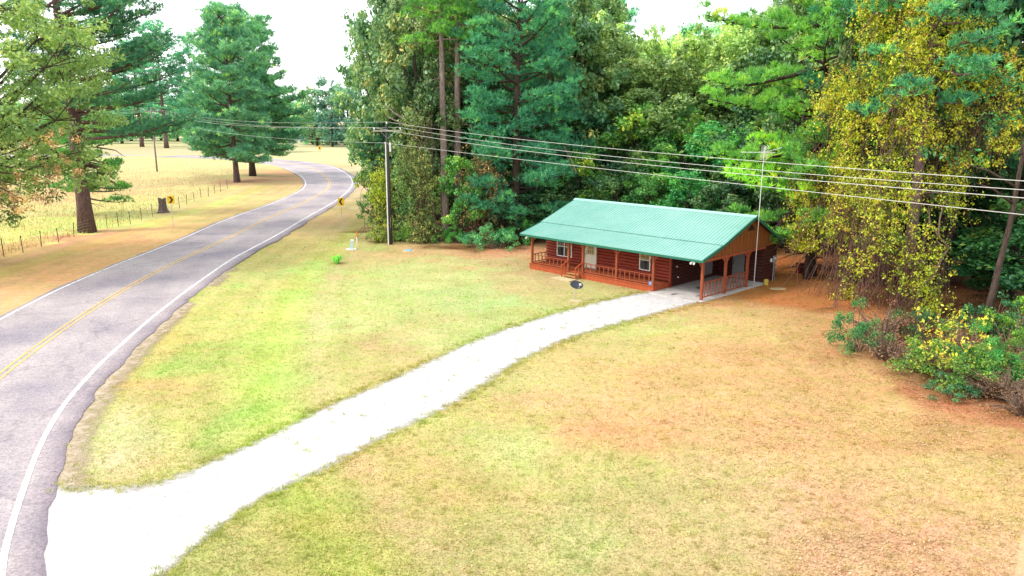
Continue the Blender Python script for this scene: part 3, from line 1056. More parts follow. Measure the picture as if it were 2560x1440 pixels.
# ------------------------------------------------------------------ the cabin (local x along the front, y to the back)
cabin = empty('log_cabin', (HOUSE_O[0], HOUSE_O[1], 0.0), HOUSE_RZ)
tag(cabin, 'red log cabin with green metal roof, front porch and open carport', 'cabin')
XL, XH, XR = -13.55, -3.22, 0.0      # left end, house / carport line, right end
YW, YS, YB = 1.58, 6.94, 8.45        # front wall, store room front, back wall
ZF = .39
RZ, RY = 4.41, 5.07                  # ridge
KZ, KY = 3.08, 1.56                  # break in the front slope
EZ, EY = 2.46, -.55
BZ, BY = 2.52, 8.80


def roof_z(y):
    if y < KY: return EZ + (y - EY) * (KZ - EZ) / (KY - EY)
    if y < RY: return KZ + (y - KY) * (RZ - KZ) / (RY - KY)
    return RZ + (y - RY) * (BZ - RZ) / (BY - RY)


def log_wall(axis, a0, a1, c, z0, top, out, m, name='wall', parent=cabin, label=None, course=.205, depth=.07):
    """half-round log courses; axis 'x' runs along x at y=c, 'y' along y at x=c; top: height or function of the running coordinate"""
    mb = MB()
    z = z0
    tmax = top if not callable(top) else max(top(a0), top(a1))
    while z < tmax - .01:
        b0, b1 = a0, a1
        z1 = min(z + course, tmax)
        prof = []
        for i in range(7):
            t = i / 6
            prof.append((depth * math.sin(PI * t) ** .6 * out, z + (z1 - z) * t))
        prof.append((-.09 * out, z1)); prof.append((-.09 * out, z))
        vs = []
        for aa in (b0, b1):
            for d, zz in prof:
                zz = min(zz, top(aa) if callable(top) else zz)
                vs.append((aa, c + d, zz) if axis == 'x' else (c + d, aa, zz))
        n = len(prof)
        fs = [(i, (i + 1) % n, n + (i + 1) % n, n + i) for i in range(n)] + [tuple(range(n)), tuple(range(2 * n - 1, n - 1, -1))]
        mb.add(vs, fs)
        z = z1
    o = mb.build(name, m, parent)
    bpy_fix(o)
    if label: o['label'] = label
    return o


def bpy_fix(o):
    import bmesh
    bm = bmesh.new(); bm.from_mesh(o.data)
    bmesh.ops.recalc_face_normals(bm, faces=bm.faces)
    bm.to_mesh(o.data); bm.free()


log_wall('x', XL, XH, YW, ZF, 2.95, -1, M['log'], label='front wall of stacked red half logs')
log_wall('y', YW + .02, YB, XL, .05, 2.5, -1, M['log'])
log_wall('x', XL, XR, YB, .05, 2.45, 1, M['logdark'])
log_wall('y', YW + .02, YS - .02, XH, .05, 2.75, 1, M['logdark'], label='shaded log side wall inside the carport')
log_wall('x', XH + .05, XR, YS, .06, 2.75, -1, M['logdark'], label='shaded log front of the store room')
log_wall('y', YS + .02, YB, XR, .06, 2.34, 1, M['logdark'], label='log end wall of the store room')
# gable boards
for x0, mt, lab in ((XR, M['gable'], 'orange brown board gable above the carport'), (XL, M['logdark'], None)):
    mb = MB()
    y = .05
    i = 0
    while y < YB - .02:
        y1 = min(y + .2, YB)
        zb = 2.36 if x0 == XR else 2.5
        d = .045 if i % 2 else .028
        t0, t1 = roof_z(y) - .09, roof_z(y1) - .09
        if min(t0, t1) > zb + .02:
            vs = []
            for xx in (x0 - .03, x0 + d):
                vs += [(xx, y + .004, zb), (xx, y1 - .004, zb), (xx, y1 - .004, t1), (xx, y + .004, t0)]
            mb.add(vs, [(0, 3, 2, 1), (4, 5, 6, 7), (0, 1, 5, 4), (1, 2, 6, 5), (2, 3, 7, 6), (3, 0, 4, 7)])
        y = y1
        i += 1
    g = mb.build('gable', mt, cabin)
    if lab:
        g['label'] = lab
        v = MB().prism([(-.42, 0), (.42, 0), (0, .34)], .03, Matrix(((0, 0, 1, XR + .05), (1, 0, 0, RY), (0, 1, 0, 3.56), (0, 0, 0, 1))))
        v.build('gable_triangle', M['signblack'], cabin)  # flat dark triangle high on the gable boards
        MB().box((XR + .02, (YS + .05) / 2, 2.30), (.12, YS - .05, .14)).build('gable_beam', M['postwood'], cabin)


def ribbed(name, y0, z0, y1, z1, x0, x1, m):
    """sheet metal with raised ribs running down the slope"""
    mb = MB()
    xs = [x0]
    x = x0
    prof = []
    p = .2286
    while x < x1:
        for dx, dz in ((0, 0), (.075, 0), (.09, .022), (.118, .022), (.135, 0)):
            if x + dx <= x1: prof.append((x + dx, dz))
        x += p
    prof.append((x1, 0))
    n = len(prof)
    L = math.hypot(y1 - y0, z1 - z0)
    ny_, nz_ = -(z1 - z0) / L, (y1 - y0) / L
    if nz_ < 0: ny_, nz_ = -ny_, -nz_
    vs = [(a, y0 + d * ny_, z0 + d * nz_) for a, d in prof] + [(a, y1 + d * ny_, z1 + d * nz_) for a, d in prof]
    vs += [(a, y0 - .02 * ny_, z0 - .02 * nz_) for a, d in prof] + [(a, y1 - .02 * ny_, z1 - .02 * nz_) for a, d in prof]
    fs = [(i, i + 1, n + i + 1, n + i) for i in range(n - 1)] + [(2 * n + i + 1, 2 * n + i, 3 * n + i, 3 * n + i + 1) for i in range(n - 1)]
    fs += [(2 * n + i, 2 * n + i + 1, i + 1, i) for i in range(n - 1)]
    mb.add(vs, fs)
    return mb.build(name, m, cabin)


RX0, RX1 = XL - .50, XR + .34
rf = ribbed('roof', KY - .08, KZ + .006, RY, RZ, RX0, RX1, M['roof'])
rf['label'] = 'ribbed green metal sheets of the main front slope'
r2 = ribbed('roof', EY - .03, EZ, KY + .05, KZ - .004, RX0, RX1, M['roof'])
r2['label'] = 'shallower green metal sheets over the porch'
ribbed('roof', BY, BZ, RY, RZ - .003, RX0, RX1, M['roof'])['label'] = 'rear slope of the green metal roof'
mb = MB()
mb.prism([(-.2, -.075), (0, .045), (.2, -.095), (.19, -.115), (0, .02), (-.19, -.095)], RX1 - RX0 + .04, Matrix(((0, 0, 1, RX0 - .02), (1, 0, 0, RY), (0, 1, 0, RZ + .03), (0, 0, 0, 1))))
o = mb.build('ridge_cap', M['ridge'], rf); bpy_fix(o)
# trim along eaves and rakes
MB().box(((RX0 + RX1) / 2, EY + .0, EZ - .085), (RX1 - RX0, .04, .13)).build('fascia', M['roofdark'], cabin)
MB().box(((RX0 + RX1) / 2, BY - .03, BZ - .085), (RX1 - RX0, .04, .13)).build('fascia', M['roofdark'], cabin)
for xx in (RX0 + .0, RX1 - .0):
    mb = MB()
    pts = [(EY - .03, EZ), (KY, KZ), (RY, RZ), (BY, BZ)]
    for (ya, za), (yb, zb) in zip(pts[:-1], pts[1:]):
        vs = []
        for q in (xx - .022, xx + .022):
            vs += [(q, ya, za + .03), (q, yb, zb + .03), (q, yb, zb - .15), (q, ya, za - .15)]
        mb.add(vs, [(0, 1, 2, 3), (7, 6, 5, 4), (0, 4, 5, 1), (1, 5, 6, 2), (2, 6, 7, 3), (3, 7, 4, 0)])
    o = mb.build('rake_trim', M['roofdark'], cabin); bpy_fix(o)
# boarded underside
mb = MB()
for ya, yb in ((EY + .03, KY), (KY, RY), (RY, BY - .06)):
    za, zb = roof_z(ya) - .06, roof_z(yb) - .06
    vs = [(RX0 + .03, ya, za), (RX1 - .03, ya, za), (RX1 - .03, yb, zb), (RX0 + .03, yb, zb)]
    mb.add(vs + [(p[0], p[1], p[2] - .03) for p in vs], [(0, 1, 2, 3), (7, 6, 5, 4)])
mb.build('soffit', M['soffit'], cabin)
# porch deck, skirt
MB().box(((XL + XH) / 2, (YW - .1) / 2 - .02, ZF - .02), (XH - XL - .02, YW + .04, .04)).build('porch_floor', M['deck'], cabin)
mb = MB()
mb.box(((XL + XH) / 2, -.09, ZF / 2 - .03), (XH - XL + .02, .04, ZF + .02))
mb.box(((XL + XH) / 2, -.11, ZF - .015), (XH - XL + .06, .10, .05))
mb.box((XH - .01, YW / 2 - .05, ZF / 2 - .03), (.04, YW - .02, ZF + .02))
mb.build('porch_skirt', M['trim'], cabin)
# carport slab
MB().box(((XH + XR + .26) / 2, (YS - .35) / 2 - .06, .01), (XR - XH + .26, YS + .55, .12)).build('carport_floor', M['slab'], cabin)
# porch posts with braces
UP = [13.42, 10.065, 8.815, 6.08, 3.32]


def porch_post(x, y, z0, z1, along, ends):
    p = MB()
    p.box((x, y, (z0 + z1) / 2), (.135, .135, z1 - z0))
    o = p.build('porch_post', M['postwood'], cabin)
    b = MB()
    for sgn in ends:
        d = Vector((sgn, 0, 0)) if along == 'x' else Vector((0, sgn, 0))
        a = Vector((x, y, z1 - .36)) + d * .05
        c = Vector((x, y, z1 - .02)) + d * .36
        mid = (a + c) / 2 + d * -.03 + Vector((0, 0, .03))
        b.bar(a, mid, .07, .09); b.bar(mid, c, .07, .09)
    b.build('post_brace', M['postwood'], o)
    return o


ZB = 2.30
for i, u in enumerate(UP):
    porch_post(-u, 0, ZF, ZB, 'x', (1,) if i == 0 else (-1, 1))
porch_post(0, 0, .07, ZB, 'x', (-1,))
for yy in (2.445, 4.959):
    porch_post(0, yy, .07, ZB - .05, 'y', (-1, 1))
MB().box(((XL + XR) / 2 + .03, 0, ZB + .09), (XR - XL + .1, .13, .18)).build('porch_beam', M['postwood'], cabin)


def railing(p, q, z0, z1, nb, name='porch_railing'):
    """top rail, bottom rail and balusters between two posts"""
    mb = MB()
    p, q = Vector(p), Vector(q)
    mb.bar(p + Vector((0, 0, z1)), q + Vector((0, 0, z1)), .085, .04)
    mb.bar(p + Vector((0, 0, z0)), q + Vector((0, 0, z0)), .05, .06)
    o = mb.build(name, M['postwood'], cabin)
    for i in range(nb):
        c = p.lerp(q, (i + .6) / (nb + .2))
        MB().box((c.x, c.y, (z0 + z1) / 2), (.05, .042, z1 - z0 - .05)).build('baluster', M['postwood'], o)
    return o


g = .07
railing((-UP[0] + g, 0, 0), (-UP[1] - g, 0, 0), ZF + .10, ZF + .62, 9)
railing((-UP[2] + g, 0, 0), (-UP[3] - g, 0, 0), ZF + .10, ZF + .62, 7)
railing((-UP[3] + g, 0, 0), (-UP[4] - g, 0, 0), ZF + .10, ZF + .62, 7)
railing((XL + .13, .1, 0), (XL + .13, YW - .1, 0), ZF + .10, ZF + .62, 4)
railing((0, g, 0), (0, 2.445 - g, 0), .20, 1.04, 6, 'carport_railing')
railing((0, 2.445 + g, 0), (0, 4.959 - g, 0), .20, 1.04, 6, 'carport_railing')
# front steps
st = MB()
xs0, xs1 = -UP[1] + .10, -UP[2] - .10
for i, (yy, zz) in enumerate(((-.24, .27), (-.52, .14))):
    st.box(((xs0 + xs1) / 2, yy, zz), (xs1 - xs0, .30, .045))
    st.box(((xs0 + xs1) / 2, yy + .1, zz - .09), (xs1 - xs0 - .04, .03, .12))
so_ = st.build('front_steps', M['step'], cabin)
for xx in (-UP[1] + .02, -UP[2] - .02):
    hr_ = MB()
    hr_.bar((xx, -.03, ZF + .66), (xx, -.74, ZF + .36), .085, .045)
    for yy in (-.70, -.38):
        zt = ZF + .66 - (abs(yy) - .03) * .30 / .71
        hr_.box((xx, yy, zt / 2), (.06, .06, zt))
    hr_.build('handrail', M['trim'], so_)
# windows and doors


def window(cx, z0, z1, wd, face, axis='x', units=1, sash=.55):
    fr = MB()
    t = .055
    n = units
    for s_ in (-1, 1):
        fr.box((cx + s_ * (wd / 2 - t / 2), face, (z0 + z1) / 2), (t, .07, z1 - z0))
    for zz in (z0 + t / 2, z1 - t / 2):
        fr.box((cx, face, zz), (wd - 2 * t, .068, t))
    for k in range(1, n):
        fr.box((cx - wd / 2 + wd * k / n, face, (z0 + z1) / 2), (t, .066, z1 - z0 - 2 * t))
    zm = z0 + (z1 - z0) * sash
    for k in range(n):
        c = cx - wd / 2 + wd * (k + .5) / n
        fr.box((c, face + .004, zm), (wd / n - t * 1.1, .05, .045))
    o = fr.build('window', M['white'], cabin)
    for k in range(n):
        c = cx - wd / 2 + wd * (k + .5) / n
        ww = wd / n - t * 1.1
        MB().box((c, face + .02, (z0 + zm) / 2), (ww, .012, zm - z0 - t * .8)).build('pane', M['glass'], o)
        up = MB().box((c, face + .024, (z1 + zm) / 2), (ww, .012, z1 - zm - t * .8)).build('pane', M['curtain'] if n == 1 else M['glass'], o)
        gr = MB()
        gr.box((c, face + .012, (z1 + zm) / 2), (.018, .014, z1 - zm - t * .9))
        if n > 1:
            for sx in (-1, 1): gr.box((c + sx * ww * .27, face + .012, (z1 + zm) / 2), (.014, .012, z1 - zm - t * .9))
        gr.build('muntin', M['white'], o)
    return o


FY = YW - .085
window(-11.80, .87, 2.03, 1.36, FY, units=2, sash=.60)['label'] = 'double white window left of the steps'
window(-5.05, .87, 2.03, .82, FY, sash=.56)['label'] = 'single white window with a tan curtain'
dr = MB()
dx, dw = -9.45, .84
dr.box((dx, FY + .02, ZF + 1.0), (dw, .05, 1.98))
door = dr.build('front_door', M['cream'], cabin)
fr = MB()
for s_ in (-1, 1): fr.box((dx + s_ * (dw / 2 + .045), FY, ZF + 1.03), (.085, .08, 2.06))
fr.box((dx, FY, ZF + 2.055), (dw, .078, .09))
fr.build('door_frame', M['cream'], door)
pn = MB()
pn.box((dx, FY - .01, ZF + 1.42), (.54, .02, .94)).build('pane', M['curtain'], door)
gr = MB()
for i in range(1, 3): gr.box((dx - .27 + .18 * i, FY - .022, ZF + 1.42), (.02, .014, .94))
for i in range(1, 3): gr.box((dx, FY - .024, ZF + .95 + .313 * i), (.54, .014, .02))
for s_ in (-1, 1): gr.box((dx + s_ * .28, FY - .02, ZF + 1.42), (.03, .02, 1.0))
for zz in (.93, 1.91): gr.box((dx, FY - .021, ZF + zz), (.53, .02, .03))
gr.build('muntin', M['cream'], door)
kn = MB()
kn.tube([(dx - .34, FY - .01, ZF + .95), (dx - .34, FY - .08, ZF + .95)], [.02, .035], 8)
kn.build('door_handle', M['signblack'], door)
MB().tube([(dx - .34, FY - .01, ZF + 1.1), (dx - .34, FY - .04, ZF + 1.1)], [.028, .028], 8).build('deadbolt', M['signblack'], door)
# store room door, white darkened by painted shade, facing the carport
sdr = MB().box((-1.66, YS - .085, 1.12), (.82, .05, 2.0)).build('store_door', M['shadedwhite'], cabin)
for zz, nm_ in ((1.05, 'door_handle'), (1.2, 'deadbolt')):
    MB().tube([(-1.98, YS - .10, zz), (-1.98, YS - .17, zz)], [.03, .035], 8).build(nm_, M['signblack'], sdr)
# window in the carport side wall, its white darkened as if shaded
wf = MB()
for yy in (5.30, 6.12): wf.box((XH + .10, yy, 1.25), (.06, .06, 1.9))
for zz in (.33, 1.22, 2.17): wf.box((XH + .102, 5.71, zz), (.056, .76, .06))
wo_ = wf.build('window', M['shadedwhite'], cabin)
MB().box((XH + .09, 5.71, .775), (.03, .76, .83)).build('pane', M['shadedwhite'], wo_)
MB().box((XH + .085, 5.71, 1.69), (.03, .76, .88)).build('pane', M['glass'], wo_)
# two small round outlets on the carport wall
for yy, zz in ((2.17, 1.28), (2.32, .60)):
    MB().tube([(XH + .06, yy, zz), (XH + .11, yy, zz)], [.055, .05], 10).build('wall_outlet', M['white'], cabin)
# eave floodlights
for xx, nlamp in ((XR - .30, 2), (XL + .15, 1)):
    b = MB().box((xx, EY + .06, EZ - .17), (.14, .08, .05)).build('floodlight', M['white'], cabin)
    for k in range(nlamp):
        ox = (k - (nlamp - 1) / 2) * .2
        MB().tube([(xx + ox, EY + .04, EZ - .19), (xx + ox, EY - .03, EZ - .23), (xx + ox, EY - .10, EZ - .26)], [.025, .05, .065], 10).build('lamp', M['white'], b)
# electric meter with conduit on the store room wall
em = MB().box((XR + .12, 8.12, 1.42), (.10, .26, .42)).build('meter_box', M['grey'], cabin)
MB().tube([(XR + .16, 8.12, 1.46), (XR + .24, 8.12, 1.46)], [.09, .085], 14).build('meter_dial', M['alu'], em)
MB().tube([(XR + .11, 8.10, 1.22), (XR + .11, 8.06, .0)], .03, 8).build('conduit', M['galv'], em)
MB().tube([(XR + .11, 8.26, 1.22), (XR + .11, 8.30, .0)], .016, 8).build('conduit', M['galv'], em)
MB().box((XR + .11, 7.72, 1.40), (.08, .12, .22)).build('switch_box', M['white'], cabin)
# corner trim where front wall meets the carport
MB().box((XH + .04, YW - .04, 1.4), (.13, .13, 2.7)).build('corner_post', M['log'], cabin)

def HW(u, w_, z=0.0):
    c, s = math.cos(HOUSE_RZ), math.sin(HOUSE_RZ)
    return (HOUSE_O[0] + u * c - w_ * s, HOUSE_O[1] + u * s + w_ * c, z)


# ------------------------------------------------------------------ things on the lawn and along the road
def hws(u, w_): return HW(u, w_)

pd = MB().box((0, 0, .02), (1.55, .8, .05)).build('step_pad', M['tanwood'])
px_, py_, _ = HW(-9.5, -1.12)
pd.location = (px_, py_, .01); pd.rotation_euler = (0, 0, HOUSE_RZ + .05)
tag(pd, 'tan slab lying on the grass below the wooden porch steps', 'slab')

# satellite dish
x, y = G(1439, 752)
sd_ = empty('satellite_dish', (x, y, Z(x, y)))
tag(sd_, 'grey satellite dish on a thin pole in the lawn before the porch', 'satellite dish')
MB().tube([(0, 0, -.1), (0, 0, .62), (.0, .02, .72)], .024, 10).build('pole', M['galv'], sd_)
dm = MB()
nr, na = 6, 28
vs = [(0, 0, 0)]
for i in range(1, nr + 1):
    r = .36 * i / nr
    for j in range(na):
        a = 2 * PI * j / na
        vs.append((r * math.cos(a) * 1.12, r * math.sin(a) * .92, .62 * r * r))
fs = [(0, 1 + (j + 1) % na, 1 + j) for j in range(na)]
for i in range(nr - 1):
    for j in range(na):
        a, b = 1 + i * na + j, 1 + i * na + (j + 1) % na
        fs.append((a, b, b + na, a + na))
dm.add(vs, fs)
rot = Matrix.Rotation(R(-52), 4, 'X')
dd_ = dm.build('dish', M['dishgrey'], sd_, True)
sol = dd_.modifiers.new('thick', 'SOLIDIFY'); sol.thickness = .015
dd_.matrix_local = Matrix.Translation((0.02, .05, .86)) @ Matrix.Rotation(R(28), 4, 'Z') @ Matrix.Rotation(R(34), 4, 'X')
arm = MB().tube([(0, -.05, -.02), (.12, -.36, .12), (.16, -.52, .34)], .014, 6).build('arm', M['galv'], sd_)
arm.location = (.02, .02, .70)
MB().box((.19, -.52, 1.06), (.12, .1, .1)).build('receiver', M['alu'], sd_)
MB().tube([(0, 0, -.05), (0, 0, .015)], [.36, .34], 16).build('footing', M['tanwood'], sd_)

# security sign
x, y = G(1625, 729)
sg = empty('yard_sign', (x, y - .05, 0.0), R(8))
tag(sg, 'small blue octagonal sign on a white stake at the porch corner', 'sign')
MB().box((0, 0, .25), (.025, .012, .62)).build('stake', M['white'], sg)
oc = [(.15 * math.cos(R(22.5 + 45 * i)), .15 * math.sin(R(22.5 + 45 * i))) for i in range(8)]
Mx = Matrix(((1, 0, 0, 0), (0, 0, 1, -.02), (0, 1, 0, .52), (0, 0, 0, 1)))
o = MB().prism(oc, .012, Mx).build('sign_panel', M['signblue'], sg); bpy_fix(o)
Mx2 = Matrix(((1, 0, 0, 0), (0, 0, 1, -.026), (0, 1, 0, .52), (0, 0, 0, 1)))
b = MB()
for (xa, za, wa) in ((0, .035, .17), (-.01, -.02, .13), (.015, -.065, .10)):
    b.box((xa, -.024, .52 + za), (wa, .006, .03))
b.build('lettering', M['white'], o)
MB().box((0, 0, .03), (.42, .2, .07), taper=.7).build('stone_foot', M['concrete'], sg)

# tall antenna mast
x, y = G(1884, 722)
am = empty('antenna_mast', (x, y, Z(x, y)))
tag(am, 'tall thin metal mast with a television antenna at the gable end', 'antenna mast')
mt = HZ(368, y)
MB().tube([(0, 0, -.2), (.005, 0, 1.8)], .035, 10).build('mast_pipe', M['galv'], am)
MB().tube([(.005, 0, 1.8), (.02, 0, 5.4), (.05, 0, mt)], [.026, .024, .02], 8).build('mast_pipe', M['alu'], am)
an = MB()
ztop = HZ(381, y)
an.tube([(-1.35, -.15, ztop + .02), (.75, .1, ztop - .02)], .022, 6)
for i in range(7):
    t = -1.2 + i * .26
    an.tube([(t, -.15 + .1 * t - .5, ztop + .02), (t, .35 + .1 * t, ztop + .02)], .008, 4)
an.tube([(.1, 0, ztop), (.95, -.3, ztop + .28)], .014, 5)
an.tube([(.1, 0, ztop), (.62, .3, ztop - .25)], .014, 5)
an.build('antenna_boom', M['alu'], am)
vv = MB()
vv.tube([(.02, -.06, ztop - .42), (.10, -.06, ztop + .36)], .018, 6)
for i in range(11):
    zz = ztop - .40 + i * .076
    xx = .02 + .08 * i / 10
    vv.tube([(xx - .24, -.07, zz), (xx + .22, -.07, zz + .01)], .009, 4)
vv.build('antenna_rods', M['alu'], am)

# bucket, barrel
x, y = G(1915, 713)
bk = empty('bucket', (x, y, Z(x, y)))
tag(bk, 'yellow plastic bucket standing beside the store room wall', 'bucket')
b = MB()
b.tube([(0, 0, 0), (0, 0, .36)], [.13, .155], 16, False)
b.tube([(0, 0, .36), (0, 0, .05)], [.145, .12], 16, False)
b.add([(.13 * math.cos(2 * PI * i / 16), .13 * math.sin(2 * PI * i / 16), .05) for i in range(16)], [tuple(range(16))])
b.build('pail', M['bucket'], bk)
MB().tube([(.155 * math.cos(a), -.03 - .03 * math.sin(a), .345 - .13 * math.sin(a)) for a in np.linspace(0, PI, 9)], .006, 5).build('handle', M['galv'], bk)
x, y = G(2000, 684)
br_ = empty('barrel', (x, y, Z(x, y)), .4)
tag(br_, 'dark red box shaped bin standing at the edge of the woods behind the cabin', 'bin')
b = MB()
b.box((0, 0, .31), (.42, .38, .62), taper=1.06)
b.build('body', M['barrel'], br_)
MB().box((0, 0, .645), (.47, .42, .05)).build('lid', M['barrel'], br_)
MB().box((.33, .05, .18), (.3, .3, .36), taper=.8).build('stump_block', M['bark_dark'], br_)

# flat stone near the meter
x, y = G(1945, 722)
o = MB().tube([(0, 0, -.04), (0, 0, .03)], [.42, .38], 9).build('flat_stone', M['tanwood'])
o.location = (x, y, Z(x, y)); o.scale = (1.3, .7, 1)
tag(o, 'pale flat stone lying in the leaves below the meter box', 'stone')

# spiky lawn plant
x, y = G(842, 657)
lp = empty('lily_plant', (x, y, Z(x, y)))
tag(lp, 'bright green clump of strap leaves alone on the lawn', 'plant')
rs2 = np.random.RandomState(5)
n = 150
a, L_ = rs2.rand(n) * 2 * PI, .35 + .45 * rs2.rand(n)
spread = .25 + .75 * rs2.rand(n)
V = []
for i in range(n):
    d = np.array([math.cos(a[i]), math.sin(a[i]), 0])
    sde = np.array([-d[1], d[0], 0]) * .022
    b0_ = d * .10 * rs2.rand()
    p1 = b0_ + d * L_[i] * .5 * spread[i] + np.array([0, 0, L_[i] * .75])
    p2 = b0_ + d * L_[i] * 1.1 * spread[i] + np.array([0, 0, L_[i] * (.95 - .6 * spread[i])])
    V += [b0_ - sde, b0_ + sde, p1 + sde, p1 - sde, p1 - sde, p1 + sde, p2 + sde * .15, p2 - sde * .15]
V = np.array(V)
tn = np.repeat(np.clip(.55 + rs2.normal(size=n) * .18, 0, 1), 8)
link('leaves', np_mesh('strap_leaves', V, np.arange(len(V)).reshape(-1, 4), M['fresh'], tn), lp).color = (1.2, 1.5, .7, 1)
MB().tube([(0, 0, -.02), (0, 0, .05)], [.16, .08], 8).build('crown_base', M['twig'], lp)

# telephone pedestal and buried cable marker
x, y = G(878, 624)
tp = empty('telephone_pedestal', (x, y, Z(x, y)), .2)
tag(tp, 'pale green utility pedestal leaning on its white base in the grass', 'pedestal')
MB().box((0, 0, .04), (.8, .5, .09)).build('base', M['white'], tp)
o = MB().box((0, 0, .36), (.26, .26, .66), taper=.85).build('housing', M['ped'], tp)
o.rotation_euler = (0, R(9), 0); o.location = (0, 0, .06)
o = MB().box((0, 0, .715), (.27, .27, .06), taper=.8).build('cap', M['white'], tp)
o.rotation_euler = (0, R(9), 0); o.location = (0, 0, .06)
x, y = G(893, 615)
mk = empty('marker_post', (x, y, Z(x, y)))
tag(mk, 'slim white marker post with an orange top beside the pedestal', 'marker post')
MB().tube([(0, 0, -.1), (0, 0, .66)], .045, 10).build('post', M['white'], mk)
MB().tube([(0, 0, .66), (0, 0, 1.06), (0, 0, 1.09)], [.052, .052, .02], 10).build('orange_sleeve', M['orange'], mk)
x, y = G(1022, 626)
o = empty('meter_lid', (x, y, Z(x, y)))
tag(o, 'small light blue lid flush in the ground near the utility pole', 'lid')
MB().tube([(0, 0, -.03), (0, 0, .07), (0, 0, .10)], [.30, .30, .22], 14).build('lid', M['bluelid'], o)
MB().tube([(0, 0, -.05), (0, 0, .03)], [.55, .5], 14).build('collar', M['tanwood'], o)


# chevron signs
def chevron(px, py, size, hgt, point, yaw, label, extra=False, panel=True):
    x, y = G(px, py)
    o = empty('curve_sign', (x, y, Z(x, y)), yaw)
    tag(o, label, 'road sign', 'yellow curve signs along the road')
    w_, h_ = size
    MB().box((0, .03, hgt / 2 - .1), (.055, .03, hgt + .15)).build('sign_post', M['galv'], o)
    pts = []
    rr_ = .05
    for cx, cy, a0 in ((w_ / 2 - rr_, h_ / 2 - rr_, 0), (-w_ / 2 + rr_, h_ / 2 - rr_, 90), (-w_ / 2 + rr_, -h_ / 2 + rr_, 180), (w_ / 2 - rr_, -h_ / 2 + rr_, 270)):
        for k in range(4):
            a = R(a0 + 30 * k)
            pts.append((cx + rr_ * math.cos(a), cy + rr_ * math.sin(a)))
    zc = hgt - h_ / 2
    pm = Matrix(((1, 0, 0, 0), (0, 0, -1, 0), (0, 1, 0, zc), (0, 0, 0, 1)))
    p = MB().prism(pts, .012, pm).build('sign_panel', M['signyellow'], o); bpy_fix(p)
    s = point
    cw, ch, th = w_ * .34, h_ * .40, w_ * .30
    poly = [(-s * cw * .9, ch), (-s * cw * .9 + s * th, ch), (s * cw * 1.0, 0), (-s * cw * .9 + s * th, -ch), (-s * cw * .9, -ch), (s * cw * 1.0 - s * th, 0)]
    cmx = Matrix(((1, 0, 0, 0), (0, 0, -1, -.011), (0, 1, 0, zc), (0, 0, 0, 1)))
    c = MB()
    n0 = [(x_, 0, z_) for x_, z_ in poly]
    vs = [cmx @ Vector((x_, z_, 0.006)) for x_, z_ in poly]
    c.add(vs, [(0, 1, 2, 5), (5, 2, 3, 4)])
    cc = c.build('chevron', M['signblack'], p)
    bpy_fix(cc)
    if extra:
        MB().box((0, -.005, hgt - h_ - .42), (.10, .02, .32)).build('reflector', M['signyellow'], o)
    return o


chevron(856, 575, (.58, .74), 3.10, -1, R(14), 'yellow sign with a black chevron pointing left, beside the woods', True)
chevron(434, 570, (.62, .74), 3.0, 1, R(22), 'yellow sign with a black chevron pointing right, near the tree stump')
chevron(801, 405, (.75, .95), 3.9, -1, R(10), 'small distant yellow chevron sign beyond the bend')
b_ = chevron(926, 424, (.62, .74), 3.1, -1, R(70), 'sign seen nearly edge on among leaves at the edge of the woods')

# stump
x, y = G(408, 532)
stp = empty('tree_stump', (x, y, Z(x, y)))
tag(stp, 'tall grey brown tree stump by the field fence', 'stump')
b = MB()
k = 22
lev = [(0, 1.05), (.12, .82), (.35, .63), (.8, .55), (1.25, .53), (1.55, .54)]
vs = []
rnd = random.Random(4)
off = [rnd.uniform(-.12, .12) for _ in range(k)]
top = [rnd.uniform(-.22, .12) for _ in range(k)]
for li, (zz, r) in enumerate(lev):
    for j in range(k):
        a = 2 * PI * j / k
        rr_ = r * (1 + off[j] * (1 if li > 1 else 1.8) + (.22 * math.sin(a * 5) if li == 0 else 0))
        vs.append((rr_ * math.cos(a), rr_ * math.sin(a), zz + (top[j] if li == 5 else 0) - (.1 if li == 0 else 0)))
vs.append((0, 0, 1.35))
fs = [(li * k + j, li * k + (j + 1) % k, (li + 1) * k + (j + 1) % k, (li + 1) * k + j) for li in range(5) for j in range(k)]
fs += [(5 * k + j, 5 * k + (j + 1) % k, 6 * k) for j in range(k)]
b.add(vs, fs)
b.build('trunk', M['stumpwood'], stp)
stp.scale = (.80, .80, 1.02)

# field fence
FP = [(10, 640), (58, 630), (104, 617), (147, 606), (185, 592), (226, 580), (268, 569), (296, 565), (326, 559), (354, 551), (382, 543), (416, 531), (449, 520), (467, 511), (486, 504), (503, 494), (521, 491), (537, 484), (552, 479), (569, 472), (593, 460)]
fpos = [G(*q) for q in FP]
fpos = [(fpos[0][0] - .3, fpos[0][1] - 5), (fpos[0][0] - .2, fpos[0][1] - 2.5)] + fpos
fence = empty('wire_fence', (fpos[0][0], fpos[0][1], 0))
tag(fence, 'thin wire fence on rusty steel posts along the dry field', 'fence')
rnd = random.Random(9)
for (x, y) in fpos:
    hh = 1.22 + rnd.uniform(-.08, .12)
    lx, ly = rnd.uniform(-.05, .09), rnd.uniform(-.05, .05)
    p = MB()
    p.bar((x - fpos[0][0], y - fpos[0][1], -.2), (x - fpos[0][0] + lx, y - fpos[0][1] + ly, hh), .045, .045)
    p.bar((x - fpos[0][0] + lx * .9, y - fpos[0][1] + ly, hh - .12), (x - fpos[0][0] + lx, y - fpos[0][1] + ly, hh + .02), .06, .055)
    p.build('fence_post', M['post'], fence)
for zz in (.35, .62, .88, 1.12):
    MB().tube([(x - fpos[0][0], y - fpos[0][1], zz) for x, y in fpos], .006, 4).build('fence_wire', M['galv'], fence)


